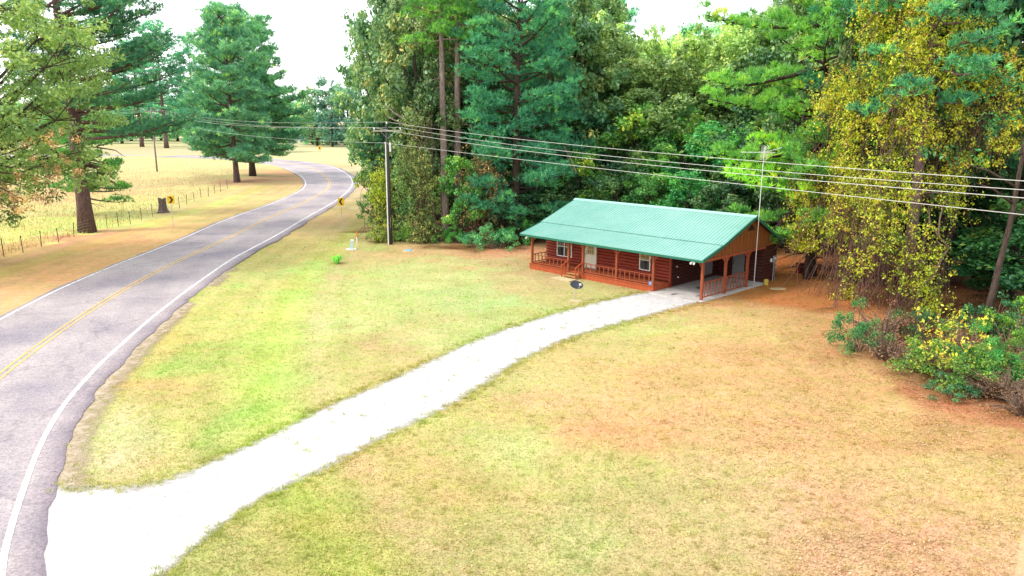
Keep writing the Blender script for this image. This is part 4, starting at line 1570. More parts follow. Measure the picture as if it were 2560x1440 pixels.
# power line
def utility_pole(name, x, y, hgt, arm_rz, label, m, arm_m, z_arm, conduit=False, detail=True):
    o = empty(name, (x, y, 0))
    tag(o, label, 'utility pole', 'wooden poles carrying the power line')
    MB().tube([(0, 0, -.3), (0, 0, hgt * .5), (0, 0, hgt)], [.17, .14, .105], 14).build('pole', m, o, True)
    a = MB()
    ca, sa = math.cos(arm_rz), math.sin(arm_rz)
    a.bar((-1.22 * ca - .12 * -sa, -1.22 * sa - .12 * ca, z_arm), (1.22 * ca - .12 * -sa, 1.22 * sa - .12 * ca, z_arm), .10, .13)
    ao = a.build('crossarm', arm_m, o)
    br = MB()
    for s_ in (-1, 1):
        br.bar((s_ * .62 * ca + .18 * sa, s_ * .62 * sa - .18 * ca, z_arm - .06), (.13 * sa, -.13 * ca, z_arm - .62), .035, .02)
    br.build('brace', M['galv'], ao)
    ins = []
    for s_ in (-1, 1):
        p = Vector((s_ * 1.12 * ca + .12 * sa, s_ * 1.12 * sa - .12 * ca, z_arm + .06))
        MB().tube([p, p + Vector((0, 0, .08)), p + Vector((0, 0, .11)), p + Vector((0, 0, .2))], [.02, .05, .065, .035], 10).build('insulator', M['white'], ao)
        ins.append(Vector((x, y, 0)) + p + Vector((0, 0, .2)))
    p = Vector((0, 0, hgt))
    MB().tube([p, p + Vector((0, 0, .07)), p + Vector((0, 0, .11)), p + Vector((0, 0, .2))], [.02, .05, .065, .035], 10).build('insulator', M['white'], o)
    ins.append(Vector((x, y, 0)) + p + Vector((0, 0, .2)))
    if detail:
        p = Vector((-.16, -.05, z_arm - .95))
        MB().tube([p + Vector((-.05, 0, 0)), p + Vector((.05, 0, 0))], .06, 8).build('neutral_spool', M['white'], o)
        MB().tube([(.24, -.1, z_arm - 1.65), (.24, -.1, z_arm - .98), (.24, -.1, z_arm - .92)], [.085, .085, .04], 12).build('cutout_canister', M['alu'], o)
        MB().bar((.05, -.05, z_arm - 1.1), (.24, -.1, z_arm - 1.1), .05).build('bracket', M['galv'], o)
        MB().tube([(-.17, -.1, -.1), (-.15, -.1, 4.5), (-.12, -.1, z_arm - 1.0)], [.05, .048, .045], 8).build('conduit', M['white'], o)
        MB().tube([(.06, -.13, 1.4), (.06, -.13, 2.3)], .02, 6).build('ground_strap', M['galv'], o)
    ins.append(Vector((x - .16, y - .05, z_arm - .95)))
    return o, ins


x1, y1 = G(977, 612)
p1h = HZ(311, y1)
pA, insA = utility_pole('utility_pole', x1, y1, p1h, R(33), 'dark wooden power pole with a crossarm and white conduit at the edge of the woods', M['pole'], M['armwood'], HZ(327, y1), True)
x2, y2 = G(393, 429)
pB, insB = utility_pole('utility_pole', x2, y2, HZ(271, y2), R(33), 'distant weathered power pole with a crossarm across the field', M['pole_old'], M['pole_old'], HZ(279, y2), detail=False)
ddir = Vector((x1 - x2, y1 - y2, 0)).normalized()
x3, y3 = x1 + .515 * 78, y1 - .857 * 78
x0_, y0_ = x2 - 95, y2 + 70
arms3 = [Vector((x3 - 1.0, y3 - .6, 8.6)), Vector((x3 + 1.0, y3 + .6, 8.8)), Vector((x3, y3, 8.6)), Vector((x3, y3, 7.2))]
SAG = [1.0, 1.1, .8, .2]
arms0 = [q + Vector((x0_ - x2, y0_ - y2, -1.5)) for q in insB]


def catenary(a, b, sag, n=24):
    out = []
    for i in range(n + 1):
        t = i / n
        q = a.lerp(b, t)
        q.z -= sag * 4 * t * (1 - t)
        out.append(q)
    return out


WL = ['power line wire on the left end of the crossarm', 'power line wire on the right end of the crossarm', 'topmost power line wire over the pole heads', 'lowest power line wire, below the crossarms']
for i in range(4):
    pts = catenary(arms0[i], insB[i], 1.2, 12) + catenary(insB[i], insA[i], 1.05)[1:] + catenary(insA[i], arms3[i], SAG[i], 40)[1:]
    o = MB().tube(pts, .011, 5).build('power_line', M['wire'])
    tag(o, WL[i], 'wire', 'wires of the power line')

# far side of the field: open shed, pale house, blue shed
x, y = G(740, 358)
sh = empty('field_shed', (x, y, 0), R(0))
tag(sh, 'small grey open sided shed far across the field', 'shed')
MB().box((-1.6, 0, 1.5), (3.2, 4, 3.0)).build('wall', M['shedgrey'], sh)
b = MB()
b.add([(-3.4, -2.3, 3.0), (5.4, -2.3, 2.8), (5.4, 2.3, 3.3), (-3.4, 2.3, 3.5), (-3.4, -2.3, 3.15), (5.4, -2.3, 2.95), (5.4, 2.3, 3.45), (-3.4, 2.3, 3.65)], [(3, 2, 1, 0), (4, 5, 6, 7), (0, 1, 5, 4), (1, 2, 6, 5), (2, 3, 7, 6), (3, 0, 4, 7)])
b.build('roof', M['shedgrey'], sh)
for xx in (1.4, 3.2, 5.0):
    for yy in (-1.9, 1.9):
        MB().box((xx, yy, 1.45), (.22, .22, 2.9)).build('shed_post', M['shedgrey'], sh)
b = MB()
for zz in (.6, 1.4, 2.2): b.box((2.7, -1.8, zz), (5.0, .12, .28))
b.build('rail', M['farwhite'], sh)


def far_house(px, py, dims, wall, roof, label, cat, rz=0.0):
    x, y = G(px, py)
    o = empty('far_house' if cat == 'house' else 'far_shed', (x, y, 0), rz)
    tag(o, label, cat)
    a, b_, c = dims
    MB().box((0, 0, c / 2), (a, b_, c)).build('wall', wall, o)
    r = MB()
    r.prism([(-b_ / 2 - .5, 0), (b_ / 2 + .5, 0), (0, b_ * .28)], a + .8, Matrix(((0, 0, 1, -a / 2 - .4), (1, 0, 0, 0), (0, 1, 0, c + .003), (0, 0, 0, 1))))
    q = r.build('roof', roof, o); bpy_fix(q)
    for k in (-.3, .25):
        MB().box((a * k, -b_ / 2 - .03, c * .55), (1.3, .06, 1.3)).build('window', M['glass'], o)
    MB().box((a * .02, -b_ / 2 - .03, c * .36), (1.1, .07, c * .7)).build('door', M['farroof'], o)
    return o


far_house(415, 341, (15, 8, 3.2), M['farwhite'], M['farroof'], 'pale single storey house glimpsed far off under the tree boughs', 'house')
far_house(216, 348, (5.5, 4, 3.0), M['farblue'], M['farblue'], 'small dark blue building glimpsed far off left of the pine trunk', 'shed')

# ------------------------------------------------------------------ tree kinds
def prof_round(k): return .35 + .65 * math.sin(PI * min(1, .18 + .78 * k)) ** .8


def prof_oval(k): return .22 + .8 * math.sin(PI * min(1, .24 + .66 * k)) ** .8


def prof_dome(k): return math.sqrt(max(.10, 1 - (abs(k - .36) / .66) ** 2.2))


def prof_tall(k): return (1 - k ** 2.2) * .8 + .14


PINES = [pine(101 + i, 25, .30, .30, 5.0, 60, M['pine'], M['bark_pine'], base_tone=.42, profile=prof_round) for i in range(2)]
PINE_FULL = [pine(140 + i, 22, .30, .10, 5.2, 74, M['pine'], M['bark_pine'], base_tone=.46, profile=prof_tall, n_t=10) for i in range(2)]
PINE_BARE = [pine(120 + i, 28, .35, .60, 3.6, 38, M['pine_yellow'], M['bark_pale'], base_tone=.4, dead=9, profile=prof_round) for i in range(2)]
PINE_Y = pine(131, 20, .32, .10, 6.4, 54, M['pine_yellow'], M['bark_dark'], base_tone=.50, profile=prof_tall, n_t=13, n_b=10, clump=.58, boughs=[(16, 3.0, 7.5, -.05), (13.5, 3.3, 7.6, -.1), (11, 2.9, 7.2, -.12), (8.5, 3.2, 6.8, -.15), (18, 3.2, 6.0, .1)])
OAKS = [broadleaf(201 + i, 20, .32, 4.5, 5.0, M['broad'], M['bark_dark'], lobes=18, per=11, n_l=62, size=.20) for i in range(3)]
OLIVE = [broadleaf(221 + i, 20, .30, 4.0, 5.2, M['olive'], M['bark_dark'], lobes=20, per=11, n_l=62, size=.20) for i in range(3)]
MIDS = [broadleaf(241 + i, 10, .15, 1.2, 3.2, M['fresh'], M['bark_dark'], lobes=13, per=9, n_l=62, size=.15, crad=.7) for i in range(2)]
MIDS += [broadleaf(251 + i, 10, .15, 1.0, 3.0, M['broad'], M['bark_dark'], lobes=13, per=9, n_l=62, size=.15, crad=.7, base_tone=.36) for i in range(2)]
SAPS = [broadleaf(261 + i, 4.5, .06, .4, 1.5, M['fresh'], M['twig'], lobes=8, per=7, n_l=55, size=.10, crad=.42) for i in range(2)]
BUSHES = [bush(301, 2.4, 1.7, M['fresh'], clumps=40, n_l=110, size=.05, crad=.34, twigs=26), bush(302, 2.2, 1.6, M['broad'], base_tone=.42, clumps=36, n_l=90, size=.055, crad=.34),
          bush(303, 2.2, 1.6, M['brush'], clumps=24, n_l=34, twigs=110, size=.04, crad=.36), bush(304, 2.6, 1.5, M['olive'], base_tone=.38, clumps=36, n_l=90, size=.05, crad=.34)]
FAR = [broadleaf(401 + i, 20, .35, .5, 5.5, M['broad'], M['bark_dark'], lobes=16, per=9, n_l=36, size=.34, crad=1.2, base_tone=.5) for i in range(2)]

rt = random.Random(21)
NTREE = 0


def tree(pair, px, Y, top, label, cat='tree', name=None, w=1.0, tint=None, h0=20.0, group=None, rz=None, parts=TR, zb=0):
    """tree standing in column px at distance Y whose top reaches photo row `top`"""
    h = HZ(top, Y)
    k = h / h0
    x = AX(px, Y, h * .4)
    s = (w, w, k)
    nm = name or ('pine_tree' if 'pine' in pair[0].name else 'leafy_tree')
    return plant(nm, parts, pair, x, Y, label, cat, group, rt.random() * 6.28 if rz is None else rz, s, tint)


# ---- heroes left of the road
bigp = pine(1, 31, .62, .36, 7.2, 58, M['pine'], M['bark_pine'], n_t=11, n_b=9, ln=.36, wd=.026, clump=.78, base_tone=.50, profile=prof_round, lean=-.010, dead=10,
            boughs=[(8.6, .05, 9.6, .10), (10.2, .15, 10.2, .02), (9.6, .3, 9.2, .0), (11.2, -.15, 9.5, .06), (12.4, .35, 9.4, .1), (9.4, .6, 7.5, .05), (10.8, .0, 8.0, .1), (11.4, 2.7, 4.5, .1), (12.5, 3.4, 4.6, .2),
                    (13.6, -.2, 9.6, .14), (14.8, .2, 9.4, .18), (16.0, -.45, 9.2, .2), (17.6, .1, 9.0, .2), (19, -.3, 9.0, .25), (20.5, .4, 8.5, .3), (22, -.1, 8.0, .3), (24, .2, 7.4, .35), (26, -.3, 6.2, .4)] + [(12.6 + .95 * i, (-.45, .25, -.1, .5)[i % 4], 8.6 - .18 * i, .10 + .02 * i) for i in range(12)])
x, y = G(218, 578)
plant('pine_tree', TR, bigp, x, y, 'huge pine with a thick bare trunk standing at the field fence', 'tree')
bg = MB()
rnd = random.Random(3)
for i in range(9):
    a = rnd.uniform(-.7, .5)
    z0 = rnd.uniform(4.6, 7.6)
    p = Vector((x - .010 * z0 + .3, y - .3, z0))
    d = Vector((math.cos(a), math.sin(a), rnd.uniform(-.1, .2)))
    l = rnd.uniform(1.4, 3.0)
    pts = [p, p + d * l * .5, p + d * l + Vector((0, 0, -.35)), p + d * l * 1.25 + Vector((0, 0, -1.0))]
    bg.tube(pts, [.09, .07, .045, .015], 5)
    for k in range(4):
        q = pts[1].lerp(pts[2], rnd.random())
        bg.tube([q, q + Vector((rnd.uniform(-.5, .7), rnd.uniform(-.4, .4), rnd.uniform(-.9, .5)))], [.03, .01], 4)
for o_ in bpy.data.objects:
    if o_.name == 'pine_tree': big_tree = o_
dl = bg.build('dead_branches', M['bark_dark'], None)
dl.parent = big_tree
dl.matrix_parent_inverse = Matrix.Translation(-big_tree.location)

oakL = broadleaf(2, 21, .45, 3.4, 10.2, M['olive'], M['bark_dark'], lobes=44, per=15, n_l=105, size=.125, crad=.95, base_tone=.42, flat=.7)
plant('oak_tree', TR, oakL, -38.6, 52, 'olive leaved oak at the left edge with some browning boughs', 'tree', rz=.6, tint=(.92, 1.05, .8))
oak_tree = [o_ for o_ in bpy.data.objects if o_.name == 'oak_tree'][0]
brn = Leaves(77)
rb_ = random.Random(8)
cc = []
tb = MB()
for px, py, Y in [(95, 440, 47), (135, 415, 47.5), (70, 470, 46.5), (60, 500, 46), (25, 515, 46), (110, 350, 46.5)]:
    p = Vector((AX(px, Y, HZ(py, Y)), Y, HZ(py, Y)))
    tb.tube([Vector((-36.5, 51, 7.5)), p.lerp(Vector((-36.5, 51, 7.5)), .45) + Vector((0, 0, -.3)), p], [.09, .05, .015], 5)
    for q in range(7): cc.append((p.x + rb_.gauss(0, .9), p.y + rb_.gauss(0, .6), p.z + rb_.gauss(0, .4)))
brn.leaves(np.array(cc), np.full(len(cc), .36), 34, .075, np.clip(np.random.RandomState(4).normal(.55, .25, len(cc)), 0, 1))
for nm_, me_ in (('lower_boughs', tb.mesh('lower_boughs', M['bark_dark'])), ('browning_leaves', brn.mesh('browning_leaves', M['brush']))):
    ob = link(nm_, me_, oak_tree)
    ob.matrix_parent_inverse = (Matrix.Translation(oak_tree.location) @ Matrix.Rotation(.6, 4, 'Z')).inverted()
    ob.color = (1.15, .95, .75, 1)
plant('pine_tree', TR, PINE_FULL[0], AX(196, 82, 10), 82, 'bright green pine rising between the oak and the huge pine', 'tree', s=(.95, .95, .93), tint=(1.7, 1.45, .7))

twin = pine(5, 26.5, .42, .13, 6.6, 88, M['pine'], M['bark_pine'], n_t=12, n_b=8, ln=.55, wd=.048, clump=1.1, base_tone=.46, profile=prof_dome, lean=-.012, boughs=[(6.5, 3.0, 6.0, -.2), (5.5, 2.8, 5.2, -.4), (7, .1, 4.5, -.2), (8.5, 3.3, 6.5, .0)])
x, y = G(593, 456)
plant('pine_tree', TR, twin, x, y, 'tall dense pine with a leaning trunk inside the road bend', 'tree', rz=.2, tint=(1.9, 1.5, 1.6))
tw2 = pine(6, 26, .52, .20, 9.6, 96, M['pine'], M['bark_dark'], n_t=12, n_b=8, ln=.55, wd=.048, clump=1.2, base_tone=.44, profile=prof_dome, boughs=[(7.5, .0, 9.5, -.1), (9.5, .2, 11, .0), (11.5, -.1, 11, .05), (13, .1, 10.5, .1)])
x, y = G(632, 440)
plant('pine_tree', TR, tw2, x, y, 'broad pine with a forked dark trunk just inside the road bend', 'tree', tint=(1.8, 1.5, 1.4))
x, y = G(660, 380)
fork = broadleaf(8, 13, .75, 5.0, 6.5, M['broad'], M['bark_pine'], lobes=15, per=8, n_l=40, size=.3, crad=1.1, stems=2)
plant('leafy_tree', TR, fork, x, y, 'forked pale trunk tree standing beyond the road bend', 'tree', s=(1.35, 1.35, 1.1), rz=.4, tint=(1.1, 1.2, 1.2))
tree(PINES[0], 405, 285, 62, 'tall hazy pine behind the distant power pole', w=2.3, h0=25, tint=(1.5, 1.65, 1.9))  # pale blue tints on these far pines paint in haze
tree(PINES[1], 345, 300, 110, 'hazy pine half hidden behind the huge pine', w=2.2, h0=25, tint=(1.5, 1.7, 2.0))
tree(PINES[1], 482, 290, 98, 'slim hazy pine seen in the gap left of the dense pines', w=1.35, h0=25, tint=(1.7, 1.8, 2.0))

# far row of trees beyond the field; pale blue tint paints distance haze
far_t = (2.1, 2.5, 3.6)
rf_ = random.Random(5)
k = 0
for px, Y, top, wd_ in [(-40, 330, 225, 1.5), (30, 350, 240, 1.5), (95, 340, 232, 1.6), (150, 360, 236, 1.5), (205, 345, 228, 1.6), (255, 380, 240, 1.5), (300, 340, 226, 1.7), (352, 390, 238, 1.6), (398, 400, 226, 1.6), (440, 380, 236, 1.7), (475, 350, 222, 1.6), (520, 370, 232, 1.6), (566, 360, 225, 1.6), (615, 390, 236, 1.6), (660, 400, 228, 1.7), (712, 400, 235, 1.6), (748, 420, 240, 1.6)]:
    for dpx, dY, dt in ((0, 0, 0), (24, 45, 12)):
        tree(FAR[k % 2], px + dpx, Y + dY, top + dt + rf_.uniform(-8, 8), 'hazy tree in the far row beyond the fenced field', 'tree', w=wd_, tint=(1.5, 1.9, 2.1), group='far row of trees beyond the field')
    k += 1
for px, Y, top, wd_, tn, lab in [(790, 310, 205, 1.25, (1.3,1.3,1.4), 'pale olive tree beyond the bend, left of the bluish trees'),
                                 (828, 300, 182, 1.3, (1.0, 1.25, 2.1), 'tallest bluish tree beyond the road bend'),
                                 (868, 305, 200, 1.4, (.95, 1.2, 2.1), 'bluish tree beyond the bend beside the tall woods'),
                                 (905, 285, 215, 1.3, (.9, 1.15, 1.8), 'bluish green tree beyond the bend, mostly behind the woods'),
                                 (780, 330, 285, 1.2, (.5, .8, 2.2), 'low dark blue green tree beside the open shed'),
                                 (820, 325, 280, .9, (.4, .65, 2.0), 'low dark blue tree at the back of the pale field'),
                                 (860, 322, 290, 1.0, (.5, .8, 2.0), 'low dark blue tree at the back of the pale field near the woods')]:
    tree(FAR[k % 2], px, Y, top, lab, 'tree', w=wd_, tint=tn)  # blue tints put distance haze into the leaf colour
    k += 1
for i, px in enumerate((790, 815, 842, 872, 900)):
    x, y = G(px, 362)
    plant('field_bush', BU, BUSHES[i % 2], x, y, 'low hazy bush along the far edge of the pale field', 'bush', 'bushes along the far field edge', s=(3.2, 2.5, 1.6), tint=(1.0, 1.4, 1.6), rz=i)  # haze painted in by the blue tint

# ---- woods: left corner
tree(OAKS[0], 975, 71, -75, 'tall dark green oak at the left corner of the woods', w=.80, rz=.5, tint=(1.15, 1.2, 1.2))
tree(OAKS[1], 935, 88, 45, 'dark oak behind the corner of the woods nearest the bend', w=.72, tint=(1.3, 1.5, 1.5))
tree(OAKS[2], 1045, 67, -40, 'browning vine hung hardwood between corner oak and bare pines', w=.75, tint=(1.3, 1.1, .95))
tree(OLIVE[0], 1010, 84, -120, 'olive hardwood rising behind the corner oak', w=.9, tint=(.8, .95, 1.0))
tree(PINE_BARE[0], 1108, 64.5, -250, 'tall bare trunked pine, left one of the pair', w=1.0, h0=28, rz=1.0)
tree(PINE_BARE[1], 1143, 65.5, -230, 'tall bare trunked pine, right one of the pair', w=1.0, h0=28, rz=2.2)
tree(PINES[0], 952, 69, 300, 'slender dark double trunk standing behind the utility pole', w=.42, h0=25, rz=2)
# big teal pine
teal = pine(9, 25, .36, .09, 5.4, 84, M['pine'], M['bark_dark'], n_t=12, n_b=9, ln=.36, wd=.03, clump=.85, base_tone=.52, profile=prof_round, lean=.01)
plant('pine_tree', TR, teal, AX(1290, 63.5, 12), 63.5, 'big teal green pine with layered boughs left of the cabin', 'tree', s=(1, 1, .98), tint=(.95, 1.18, 1.15))
tree(PINE_FULL[1], 1370, 69, -60, 'teal pine crowding the right side of the big layered pine', w=.85, h0=22, tint=(.95, 1.15, 1.1))
tree(OAKS[1], 1195, 72, -90, 'dark hardwood filling the gap between bare pines and teal pine', w=.9)
tree(OAKS[0], 1420, 74, -50, 'dark leafy oak behind the teal pines', w=.95, tint=(1.2, 1.25, 1.1))
# skyline behind the cabin
SK = [(1480, 88, 15, 1.0, OLIVE[1], (.9, 1.05, .95), 'pale olive hardwood at the left of the sky gap'),
      (1545, 96, 58, 1.0, OLIVE[0], (1.15, 1.2, 1.05), 'pale rounded treetop under the left part of the sky gap'),
      (1610, 92, 62, .75, OLIVE[2], (1.15, 1.2, 1.1), 'slim pale treetop left of the lowest point of the sky gap'),
      (1662, 95, 70, .7, OLIVE[1], (1.1, 1.2, 1.1), 'pale treetop at the lowest point of the sky gap'),
      (1730, 84, 62, .95, OLIVE[2], (1.05, 1.08, .95), 'spreading olive oak behind the middle of the cabin roof'),
      (1800, 90, 38, .9, OLIVE[0], (1.05, 1.1, 1.0), 'pale hardwood right of the sky gap'),
      (1868, 82, 30, .95, OLIVE[1], (.95, 1.05, .9), 'olive hardwood half hidden behind the bright pine'),
      (1925, 84, 0, .9, OAKS[2], (1.2, 1.25, 1.1), 'tall green hardwood behind the bright yellow green pine'),
      (1990, 76, -60, .9, OAKS[0], (1.0, 1.0, .9), 'dark hardwood behind the right end of the cabin')]
for px, Y, top, w_, pr, tn, lab in SK:
    tree(pr, px, Y, top, lab, w=w_, tint=tuple(q * 1.45 for q in tn))  # tints raised to pale the crowns like haze
tree(PINES[1], 1525, 118, 5, 'hazy teal pine rising behind the left side of the sky gap', w=1.2, h0=25, tint=(1.5, 1.9, 1.7))  # this and the next hazy treetops have haze in their tint
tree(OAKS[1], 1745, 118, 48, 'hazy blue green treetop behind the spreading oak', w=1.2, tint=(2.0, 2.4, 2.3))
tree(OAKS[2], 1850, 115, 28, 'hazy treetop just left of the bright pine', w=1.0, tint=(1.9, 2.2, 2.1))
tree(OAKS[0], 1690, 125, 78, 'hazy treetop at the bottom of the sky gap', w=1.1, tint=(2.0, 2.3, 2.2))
# middle layer behind the cabin; woodland shade is painted into the lowest tints
MD = [(1500, 73, 250, 1.15, MIDS[2], (1.3, 1.6, 1.5), 'dark glossy leaved tree left of the bright understorey behind the roof'),
      (1578, 71, 262, 1.15, MIDS[0], (1.25, 1.15, .8), 'yellow green young tree behind the left half of the roof'),
      (1640, 72, 292, 1.0, MIDS[2], (1.4, 1.5, 1.3), 'dull green small tree behind the middle of the roof'),
      (1705, 68, 300, 1.2, MIDS[1], (1.2, 1.1, .8), 'bright small tree behind the middle of the cabin roof'),
      (1775, 67, 312, 1.15, MIDS[0], (.7, 1.15, 1.0), 'rich green tree behind the right part of the roof'),
      (1835, 66, 318, 1.0, MIDS[3], (.8, 1.0, .85), 'dark green tree behind the antenna mast'),
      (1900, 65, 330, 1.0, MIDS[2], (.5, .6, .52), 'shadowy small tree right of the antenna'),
      (1445, 66, 380, .85, MIDS[0], (1.1, .95, .6), 'yellow green sapling crowd left of the roof ridge'),
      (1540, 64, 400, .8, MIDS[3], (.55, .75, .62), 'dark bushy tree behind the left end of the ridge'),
      (1625, 63, 415, .8, MIDS[1], (1.0, 1.0, .8), 'orange tinged bushy tree behind the ridge'),
      (1715, 61, 430, .75, MIDS[0], (.6, 1.0, .85), 'low green tree just behind the ridge'),
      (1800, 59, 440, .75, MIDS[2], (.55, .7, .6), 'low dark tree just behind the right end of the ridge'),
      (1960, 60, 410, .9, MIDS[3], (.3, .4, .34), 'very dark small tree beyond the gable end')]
for px, Y, top, w_, pr, tn, lab in MD:
    tree(pr, px, Y, top, lab, w=w_, tint=tn, h0=10)
# corner understorey; darkest tints paint shade into the leaves
US = [(945, 65.5, 395, .62, MIDS[3], (1.3, 1.2, .7), 'vine smothered small tree with orange tinged leaves at the woods corner'),
      (1005, 65, 380, .75, MIDS[2], (1.5, 1.4, 1.1), 'dusty green small tree just right of the utility pole'),
      (1075, 65, 385, .62, MIDS[3], (1.7, 1.4, 1.0), 'grey green vine tangle between pole and bare pines'),
      (1155, 63, 370, .62, MIDS[1], (1.1, 1.05, .7), 'bright green young tree at the foot of the bare pines'),
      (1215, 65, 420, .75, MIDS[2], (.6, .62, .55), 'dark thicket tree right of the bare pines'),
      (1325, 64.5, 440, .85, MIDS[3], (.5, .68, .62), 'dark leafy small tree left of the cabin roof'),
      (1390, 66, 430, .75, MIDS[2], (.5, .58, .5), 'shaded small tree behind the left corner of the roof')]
for px, Y, top, w_, pr, tn, lab in US:
    tree(pr, px, Y, top, lab, w=w_, tint=tn, h0=10)
for px, py, h, w_, pr, tn, lab in [(952, 606, 2.0, .8, BUSHES[3], (1.3, 1.2, .8), 'olive bush left of the utility pole foot'),
                                   (1000, 603, 1.3, .7, BUSHES[0], (1.3, 1.2, .8), 'small fresh bush right of the utility pole foot'),
                                   (1022, 604, 2.2, .35, BUSHES[0], (1.7, 1.7, .5), 'narrow bright yellow green seedling near the pole'),
                                   (1050, 604, 2.4, .9, BUSHES[2], (1.2, 1.1, 1.0), 'twiggy brown brush beneath the vine tangle'),
                                   (1092, 604, 1.4, .7, BUSHES[0], (1.1, 1.1, .7), 'low green bush left of the bare pine feet'),
                                   (1140, 605, 1.7, .6, BUSHES[0], (1.0, 1.3, .9), 'low green bush between bare pines and laurel bush'),
                                   (1125, 598, 3.2, 1.0, BUSHES[2], (1.1, 1.0, .9), 'tall twiggy brush behind the low green bushes'),
                                   (1195, 615, 2.0, .95, BUSHES[1], (.8, 1.5, 1.3), 'dark laurel like bush, left lobe'),
                                   (1240, 620, 2.6, 1.1, BUSHES[1], (.9, 1.7, 1.4), 'big dark laurel like bush at the edge of the leaf strewn lawn'),
                                   (1290, 606, 3.0, 1.0, BUSHES[0], (.8, 1.2, 1.0), 'green arching bush between laurel bush and cabin'),
                                   (1345, 590, 1.5, .8, BUSHES[2], (1, 1, 1), 'brown brush behind the left porch corner'),
                                   (1352, 556, 2.2, .45, BUSHES[3], (3.2, 2.6, .5), 'small yellow leaved sapling left of the roof')]:
    x, y = G(px, py)
    plant('forest_bush', BU, pr, x, y, lab, 'bush', s=(w_, w_, h / 2.4), tint=tn, rz=rt.random() * 6)

# deep woods; tints darkened to paint in the gloom between trees
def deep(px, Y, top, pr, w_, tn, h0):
    tree(pr, px, Y, top, 'one of the crowded shaded trees deep in the woods', 'tree', w=w_, tint=tn, h0=h0, group='trees deep in the woods')


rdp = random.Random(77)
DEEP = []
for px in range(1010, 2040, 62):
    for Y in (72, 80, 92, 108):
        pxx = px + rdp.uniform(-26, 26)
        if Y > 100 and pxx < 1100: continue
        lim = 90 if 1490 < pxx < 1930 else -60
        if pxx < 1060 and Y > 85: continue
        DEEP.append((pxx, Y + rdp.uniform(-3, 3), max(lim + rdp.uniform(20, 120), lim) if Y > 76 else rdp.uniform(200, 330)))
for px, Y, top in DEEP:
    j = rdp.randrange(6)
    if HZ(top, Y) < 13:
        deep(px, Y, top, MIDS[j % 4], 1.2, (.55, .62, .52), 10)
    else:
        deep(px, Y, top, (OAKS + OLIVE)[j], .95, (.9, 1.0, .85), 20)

# ---- right hand woods
tree(PINE_Y, 2050, 49, -120, 'bright yellow green pine with long drooping boughs above the antenna', w=1.0, h0=20, rz=.05)
low = pine(15, 9, .14, .25, 4.2, 12, M['pine_yellow'], M['bark_dark'], n_t=10, n_b=10, clump=.6, base_tone=.62, profile=lambda k: .9, boughs=[(6.6, 3.05, 6.0, .02), (6.0, 3.3, 5.6, -.02)])
plant('pine_tree', TR, low, AX(2035, 48, 6), 48, 'small bright pine reaching a bough toward the antenna mast', 'tree', tint=(1.35, 1.3, .9))
host = pine(16, 26, .29, .40, 4.6, 44, M['pine'], M['bark_pine'], n_t=10, n_b=9, clump=.7, base_tone=.55, profile=prof_round, dead=16)
plant('pine_tree', TR, host, AX(2290, 41.5, 6), 41.5, 'thick purple brown pine trunk wrapped in yellow vines', 'tree', tint=(1, 1.2, 1.1))
tree(PINES[0], 2410, 46, -420, 'straight dark pine trunk at the top right behind the vines', w=.95, h0=25, rz=.8)
tree(PINES[1], 2205, 48, -300, 'pine behind the yellow vines with teal needle tufts', w=.95, h0=25, tint=(1.0, 1.2, 1.0))
ct = MB()
xc, yc = G(2462, 835)
pts = [(0, 0, -.2), (.05, 0, 1.5), (.28, .1, 3.2), (.55, .15, 5.2), (.7, .2, 8), (.9, .3, 11)]
ct.tube(pts, [.22, .17, .14, .12, .09, .04], 10)
for zz, a in ((5.5, .4), (7, 2.6), (8.5, 1.0), (6.2, 3.4), (9.5, -.5)):
    ct.tube([(.6, .17, zz), (.6 + math.cos(a) * 1.2, .2 + math.sin(a), zz + .7), (.6 + math.cos(a) * 2.2, .2 + math.sin(a) * 2, zz + 1.0)], [.07, .05, .02], 6)
lv = Leaves(31)
lv.leaves(np.array([(.6 + rt.gauss(0, 1.6), .2 + rt.gauss(0, 1.4), rt.uniform(8, 13)) for _ in range(30)]), np.full(30, .6), 50, .09, np.clip(np.random.RandomState(2).normal(.42, .14, 30), 0, 1))
plant('leafy_tree', TR, (ct.mesh('bent_trunk', M['bark_dark'], True), lv.mesh('bent_crown', M['fresh'])), xc, yc, 'leaning bent trunk standing behind the bushes at the right', 'tree', tint=(.35, .55, .48))
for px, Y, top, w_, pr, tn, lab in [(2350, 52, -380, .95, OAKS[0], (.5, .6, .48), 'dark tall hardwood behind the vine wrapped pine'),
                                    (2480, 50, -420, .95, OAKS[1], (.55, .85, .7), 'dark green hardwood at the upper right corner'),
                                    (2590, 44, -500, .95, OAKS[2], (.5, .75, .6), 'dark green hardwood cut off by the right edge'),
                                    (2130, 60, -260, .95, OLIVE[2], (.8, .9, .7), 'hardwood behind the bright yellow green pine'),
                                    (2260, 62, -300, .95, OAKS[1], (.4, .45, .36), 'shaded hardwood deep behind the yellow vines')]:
    tree(pr, px, Y, top, lab, w=w_, tint=tn)  # low tints paint the wood's inner shade into the crowns
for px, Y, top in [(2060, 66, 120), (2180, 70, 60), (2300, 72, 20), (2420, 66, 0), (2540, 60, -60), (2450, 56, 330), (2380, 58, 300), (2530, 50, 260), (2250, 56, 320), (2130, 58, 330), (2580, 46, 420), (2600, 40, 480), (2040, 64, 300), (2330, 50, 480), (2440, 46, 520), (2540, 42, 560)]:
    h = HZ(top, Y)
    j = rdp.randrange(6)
    if h < 13: deep(px, Y, top, MIDS[j % 4], 1.0, (.26, .36, .34), 10)  # very low tints paint in the gloom behind the bushes
    else: deep(px, Y, top, (OAKS + OLIVE)[j], .95, (.42, .5, .42), 20)


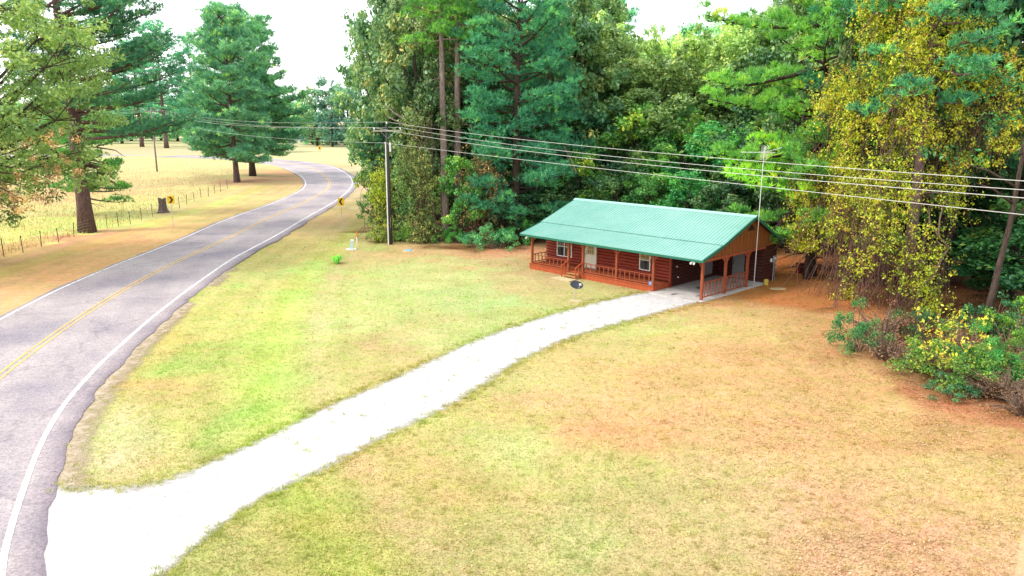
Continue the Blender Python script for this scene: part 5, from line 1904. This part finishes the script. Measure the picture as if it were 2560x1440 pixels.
# ---- yellow vines
def vine(seed, px, Y, ztop, zbot, w_, n, tone, label, stems=26, mat='vine', tint=None, lean=0.0, group='yellow vines hanging from the trees', leafy=2.4):
    """curtain of hanging stems with clumps of yellow leaves"""
    rnd = random.Random(seed)
    x = AX(px, Y, (ztop + zbot) / 2)
    o = empty('hanging_vine', (x, Y, Z(x, Y)))
    tag(o, label, 'vine', group)
    tb = MB()
    C, RD, T = [], [], []
    for i in range(stems):
        xx, yy = rnd.gauss(0, w_ * .42), rnd.uniform(-.2, 1.2)
        z = ztop - rnd.random() ** 1.3 * (ztop - zbot) * .75
        ze = max(zbot, z - rnd.uniform(1.5, 7))
        pts = [Vector((xx, yy, z))]
        dx = rnd.gauss(0, .25)
        while z > ze:
            z -= rnd.uniform(.3, .9)
            dx = dx * .6 + rnd.gauss(0, .16)
            xx += dx + lean * .2; yy += rnd.gauss(0, .14)
            pts.append(Vector((xx, yy, max(z, .0))))
        if len(pts) > 1: tb.tube(pts, rnd.uniform(.008, .018), 4, False)
    lobes = []
    for i in range(max(6, n // 9)):
        t = rnd.random() ** 1.35
        ww = w_ * (.55 + .6 * math.sin(PI * min(1, .15 + t * .8)))
        lobes.append((rnd.uniform(-ww, ww) * .75, rnd.uniform(-.9, .3), ztop + (zbot - ztop) * t, rnd.gauss(0, .1)))
    for i in range(int(n * leafy)):
        lx, ly, lz, lt = lobes[rnd.randrange(len(lobes))]
        q = rnd.gauss(0, .42)
        C.append((lx + rnd.gauss(0, .45), ly + rnd.gauss(0, .3), min(ztop + .5, max(zbot, lz + rnd.gauss(-.1, .75))))); RD.append(rnd.uniform(.12, .42)); T.append(tone + .06 + lt + rnd.gauss(0, .12) - (.3 if rnd.random() < .22 else 0))
    tb.build('stems', M['vine_stem'], o)
    L = Leaves(seed + 900)
    L.leaves(np.array(C), np.array(RD), 16, .058, np.array(T), 1.15, .45, .22)
    lf = link('leaves', L.mesh('vine_leaves', M[mat]), o)
    if tint: lf.color = (*tint, 1)
    return o


VN = [(1, 2020, 47.5, 7.5, 2.2, .9, 150, .66, 'yellow vine at the left edge of the curtain, nearest the cabin'),
      (2, 2075, 45.5, 12.5, 2.2, 1.4, 215, .62, 'tall golden vine beside the bright pine boughs'),
      (3, 2150, 44, 16.5, 3.4, 1.6, 250, .60, 'dense golden vine curtain climbing to the treetop'),
      (4, 2225, 42.5, 17.5, 3.8, 1.5, 235, .58, 'golden vine curtain left of the purple pine trunk'),
      (5, 2300, 40.6, 17.0, 8.0, 1.3, 170, .58, 'golden vine mass above the bare part of the purple trunk'),
      (6, 2370, 41.5, 14.5, 4.5, 1.5, 185, .58, 'golden vine hanging right of the purple pine trunk'),
      (7, 2455, 41.0, 13.6, 7.8, 1.4, 120, .58, 'golden vine fringe draped across the upper right boughs'),
      (8, 2535, 40.0, 13.0, 8.6, 1.2, 90, .62, 'golden vine fringe cut off by the right edge'),
      (9, 2200, 39.8, 7.5, .2, 1.7, 160, .50, 'thin brownish vine tangle hanging low in front of the trunks'),
      (10, 2305, 39.0, 4.2, .3, 1.4, 120, .40, 'greenish vine tangle around the foot of the purple trunk'),
      (11, 2125, 42.5, 7.0, .2, 1.3, 110, .58, 'sparse yellow vine trailing down to the leaf strewn lawn')]
for sd, px, Y, zt, zb_, w_, n_, tn, lab in VN:
    vine(sd, px, Y, zt, zb_, w_, n_, tn, lab, stems=120 if sd in (9, 10, 11) else 40, leafy=1.9 if sd in (9, 10, 11) else 1.5 if sd in (7, 8) else 2.5, tint=(.86, .93, .8))

for sd, px, Y, zt, zb_, w_, n_, tn, mt_, ti, lab in [(31, 1055, 62.8, 11, .4, 1.3, 150, .40, 'olive', (1.1, 1.0, .9), 'dull grey green vine curtain left of the bare pines'),
                                                (32, 1200, 62.6, 7.5, .3, 1.7, 120, .45, 'brush', (1.3, 1.2, 1.0), 'brown vine tangle right of the bare pines'),
                                                (33, 955, 63.5, 6.6, .3, .8, 110, .5, 'vine', (.75, .9, .7), 'orange green vine column left of the utility pole'),
                                                (34, 1015, 63.2, 8.0, .3, .9, 100, .42, 'olive', (.9, 1.1, .9), 'dusty green vine column right of the utility pole')]:
    vine(sd, px, Y, zt, zb_, w_, n_, tn, lab, stems=60, mat=mt_, tint=ti, group='vine tangles at the corner of the woods')
for k_, (pp, lab) in enumerate([([(1015, 300), (985, 282), (962, 262)], 'pale broken limb slanting behind the utility pole top'), ([(1030, 318), (985, 300), (966, 290)], 'pale lower broken limb behind the utility pole top'), ([(1440, 430), (1428, 400), (1410, 366)], 'pale dead limb hanging below the teal pines')]):
    gbb = MB().tube([Vector((AX(px, 63.4, HZ(py, 63.4)), 63.4, HZ(py, 63.4))) for px, py in pp], [.07, .055, .03], 6)
    tag(gbb.build('dead_branch', M['bark_pale']), lab, 'branch')

# gnarled pale branch in front of the trunks
gb = MB()
gp = lambda px, py, Y: Vector((AX(px, Y, HZ(py, Y)), Y, HZ(py, Y)))
gb.tube([gp(2300, 715, 38.4), gp(2335, 690, 38.3), gp(2350, 655, 38.3), gp(2372, 618, 38.2), gp(2345, 590, 38.3), gp(2350, 545, 38.4), gp(2362, 500, 38.5)], [.03, .05, .06, .055, .05, .035, .02], 7)
gb.tube([gp(2345, 590, 38.3), gp(2325, 555, 38.3), gp(2322, 520, 38.4)], [.035, .03, .012], 6)
gb.tube([gp(2372, 618, 38.2), gp(2352, 612, 38.1), gp(2340, 600, 38.2)], [.035, .03, .015], 6)
gb.tube([gp(2300, 715, 38.4), gp(2290, 760, 38.4), gp(2298, 830, 38.4)], [.03, .04, .05], 6)
o = gb.build('dead_branch', M['twig'])
tag(o, 'gnarled pale bare branch hanging in front of the shaded trunks', 'branch')

# bushes at the right front; shaded and shadowy ones carry shade in the tint
for px, py, h, w_, dp, pr, tn, lab in [(2152, 885, 2.3, .75, 1, BUSHES[0], (.75, .95, .9), 'feathery green bush at the left end of the front brush'),
                                       (2235, 910, 2.0, .95, 1, BUSHES[2], (.9, .75, .75), 'brown leafless brush between the two green bushes'),
                                       (2215, 860, 2.4, 1.0, 1, BUSHES[2], (1.1, .7, .65), 'reddish twiggy brush below the hanging vines'),
                                       (2375, 960, 2.3, 1.1, 1, BUSHES[0], (1.6, 1.2, .6), 'big yellowish green bush flecked with yellow vine leaves'),  # tint leans toward yellow
                                       (2455, 955, 2.2, .85, 1, BUSHES[0], (.8, 1.3, .9), 'green arching bush leaning out right of the yellowish bush'),
                                       (2392, 998, 1.0, .6, 1, BUSHES[1], (.8, 1.3, 1.1), 'low dark shrub at the foot of the yellowish bush'),
                                       (2530, 1010, 1.7, .95, 1, BUSHES[2], (.8, .65, .6), 'dark brown brush at the right edge'),
                                       (2470, 1000, 1.3, .8, 1, BUSHES[2], (.6, .5, .5), 'shadowy brush under the arching green bush'),
                                       (2590, 1050, 1.6, .9, 1, BUSHES[2], (.7, .55, .5), 'dark twiggy brush nearest the camera at the right edge'),
                                       (2575, 960, 1.9, .9, 1, BUSHES[0], (1.1, .95, .5), 'olive bush above the twiggy brush at the right edge'),
                                       (2545, 880, 2.4, 1.0, 1, BUSHES[0], (1.4, 1.3, .5), 'yellow green bush behind the brush at the right edge'),
                                       (2490, 850, 2.6, .9, 1, BUSHES[1], (.4, .95, .7), 'dark green bush beside the bent trunk'),
                                       (2310, 935, 1.6, .9, 1, BUSHES[2], (.9, .62, .6), 'red brown brush between the leafless brush and the yellowish bush'),
                                       (2440, 900, 2.0, .9, 1, BUSHES[2], (.95, .7, .6), 'reddish brush behind the arching green bush'),
                                       (2300, 850, 1.9, .9, 1, BUSHES[1], (.45, .75, .5), 'shaded green bush behind the twiggy brush')]:
    x, y = G(px, py)
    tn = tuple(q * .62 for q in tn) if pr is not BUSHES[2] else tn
    plant('front_bush' if pr is not BUSHES[2] else 'brush', BU, pr, x, y + .45, lab, 'bush', s=(w_, w_, h / 2.4), tint=tn, rz=rt.random() * 6)
vine(20, 2385, 28.3, 2.4, .4, 1.4, 22, .62, 'scattered yellow vine leaves over the yellowish green bush', stems=6)
# bare saplings seen between the front trunks
for i, (px, Y, lab) in enumerate([(2340, 44.5, 'thin dark trunk just right of the purple pine'), (2385, 45, 'thin dark trunk behind the gnarled branch'), (2240, 46, 'thin dark trunk left of the purple pine'), (2170, 47, 'thin dark trunk behind the golden vine curtain'), (1985, 58, 'thin dark trunk beyond the red bin')]):
    tree(OAKS[i % 3], px, Y, -300 if px > 2000 else 150, lab, w=.55, tint=(.75, .85, .7), rz=i)
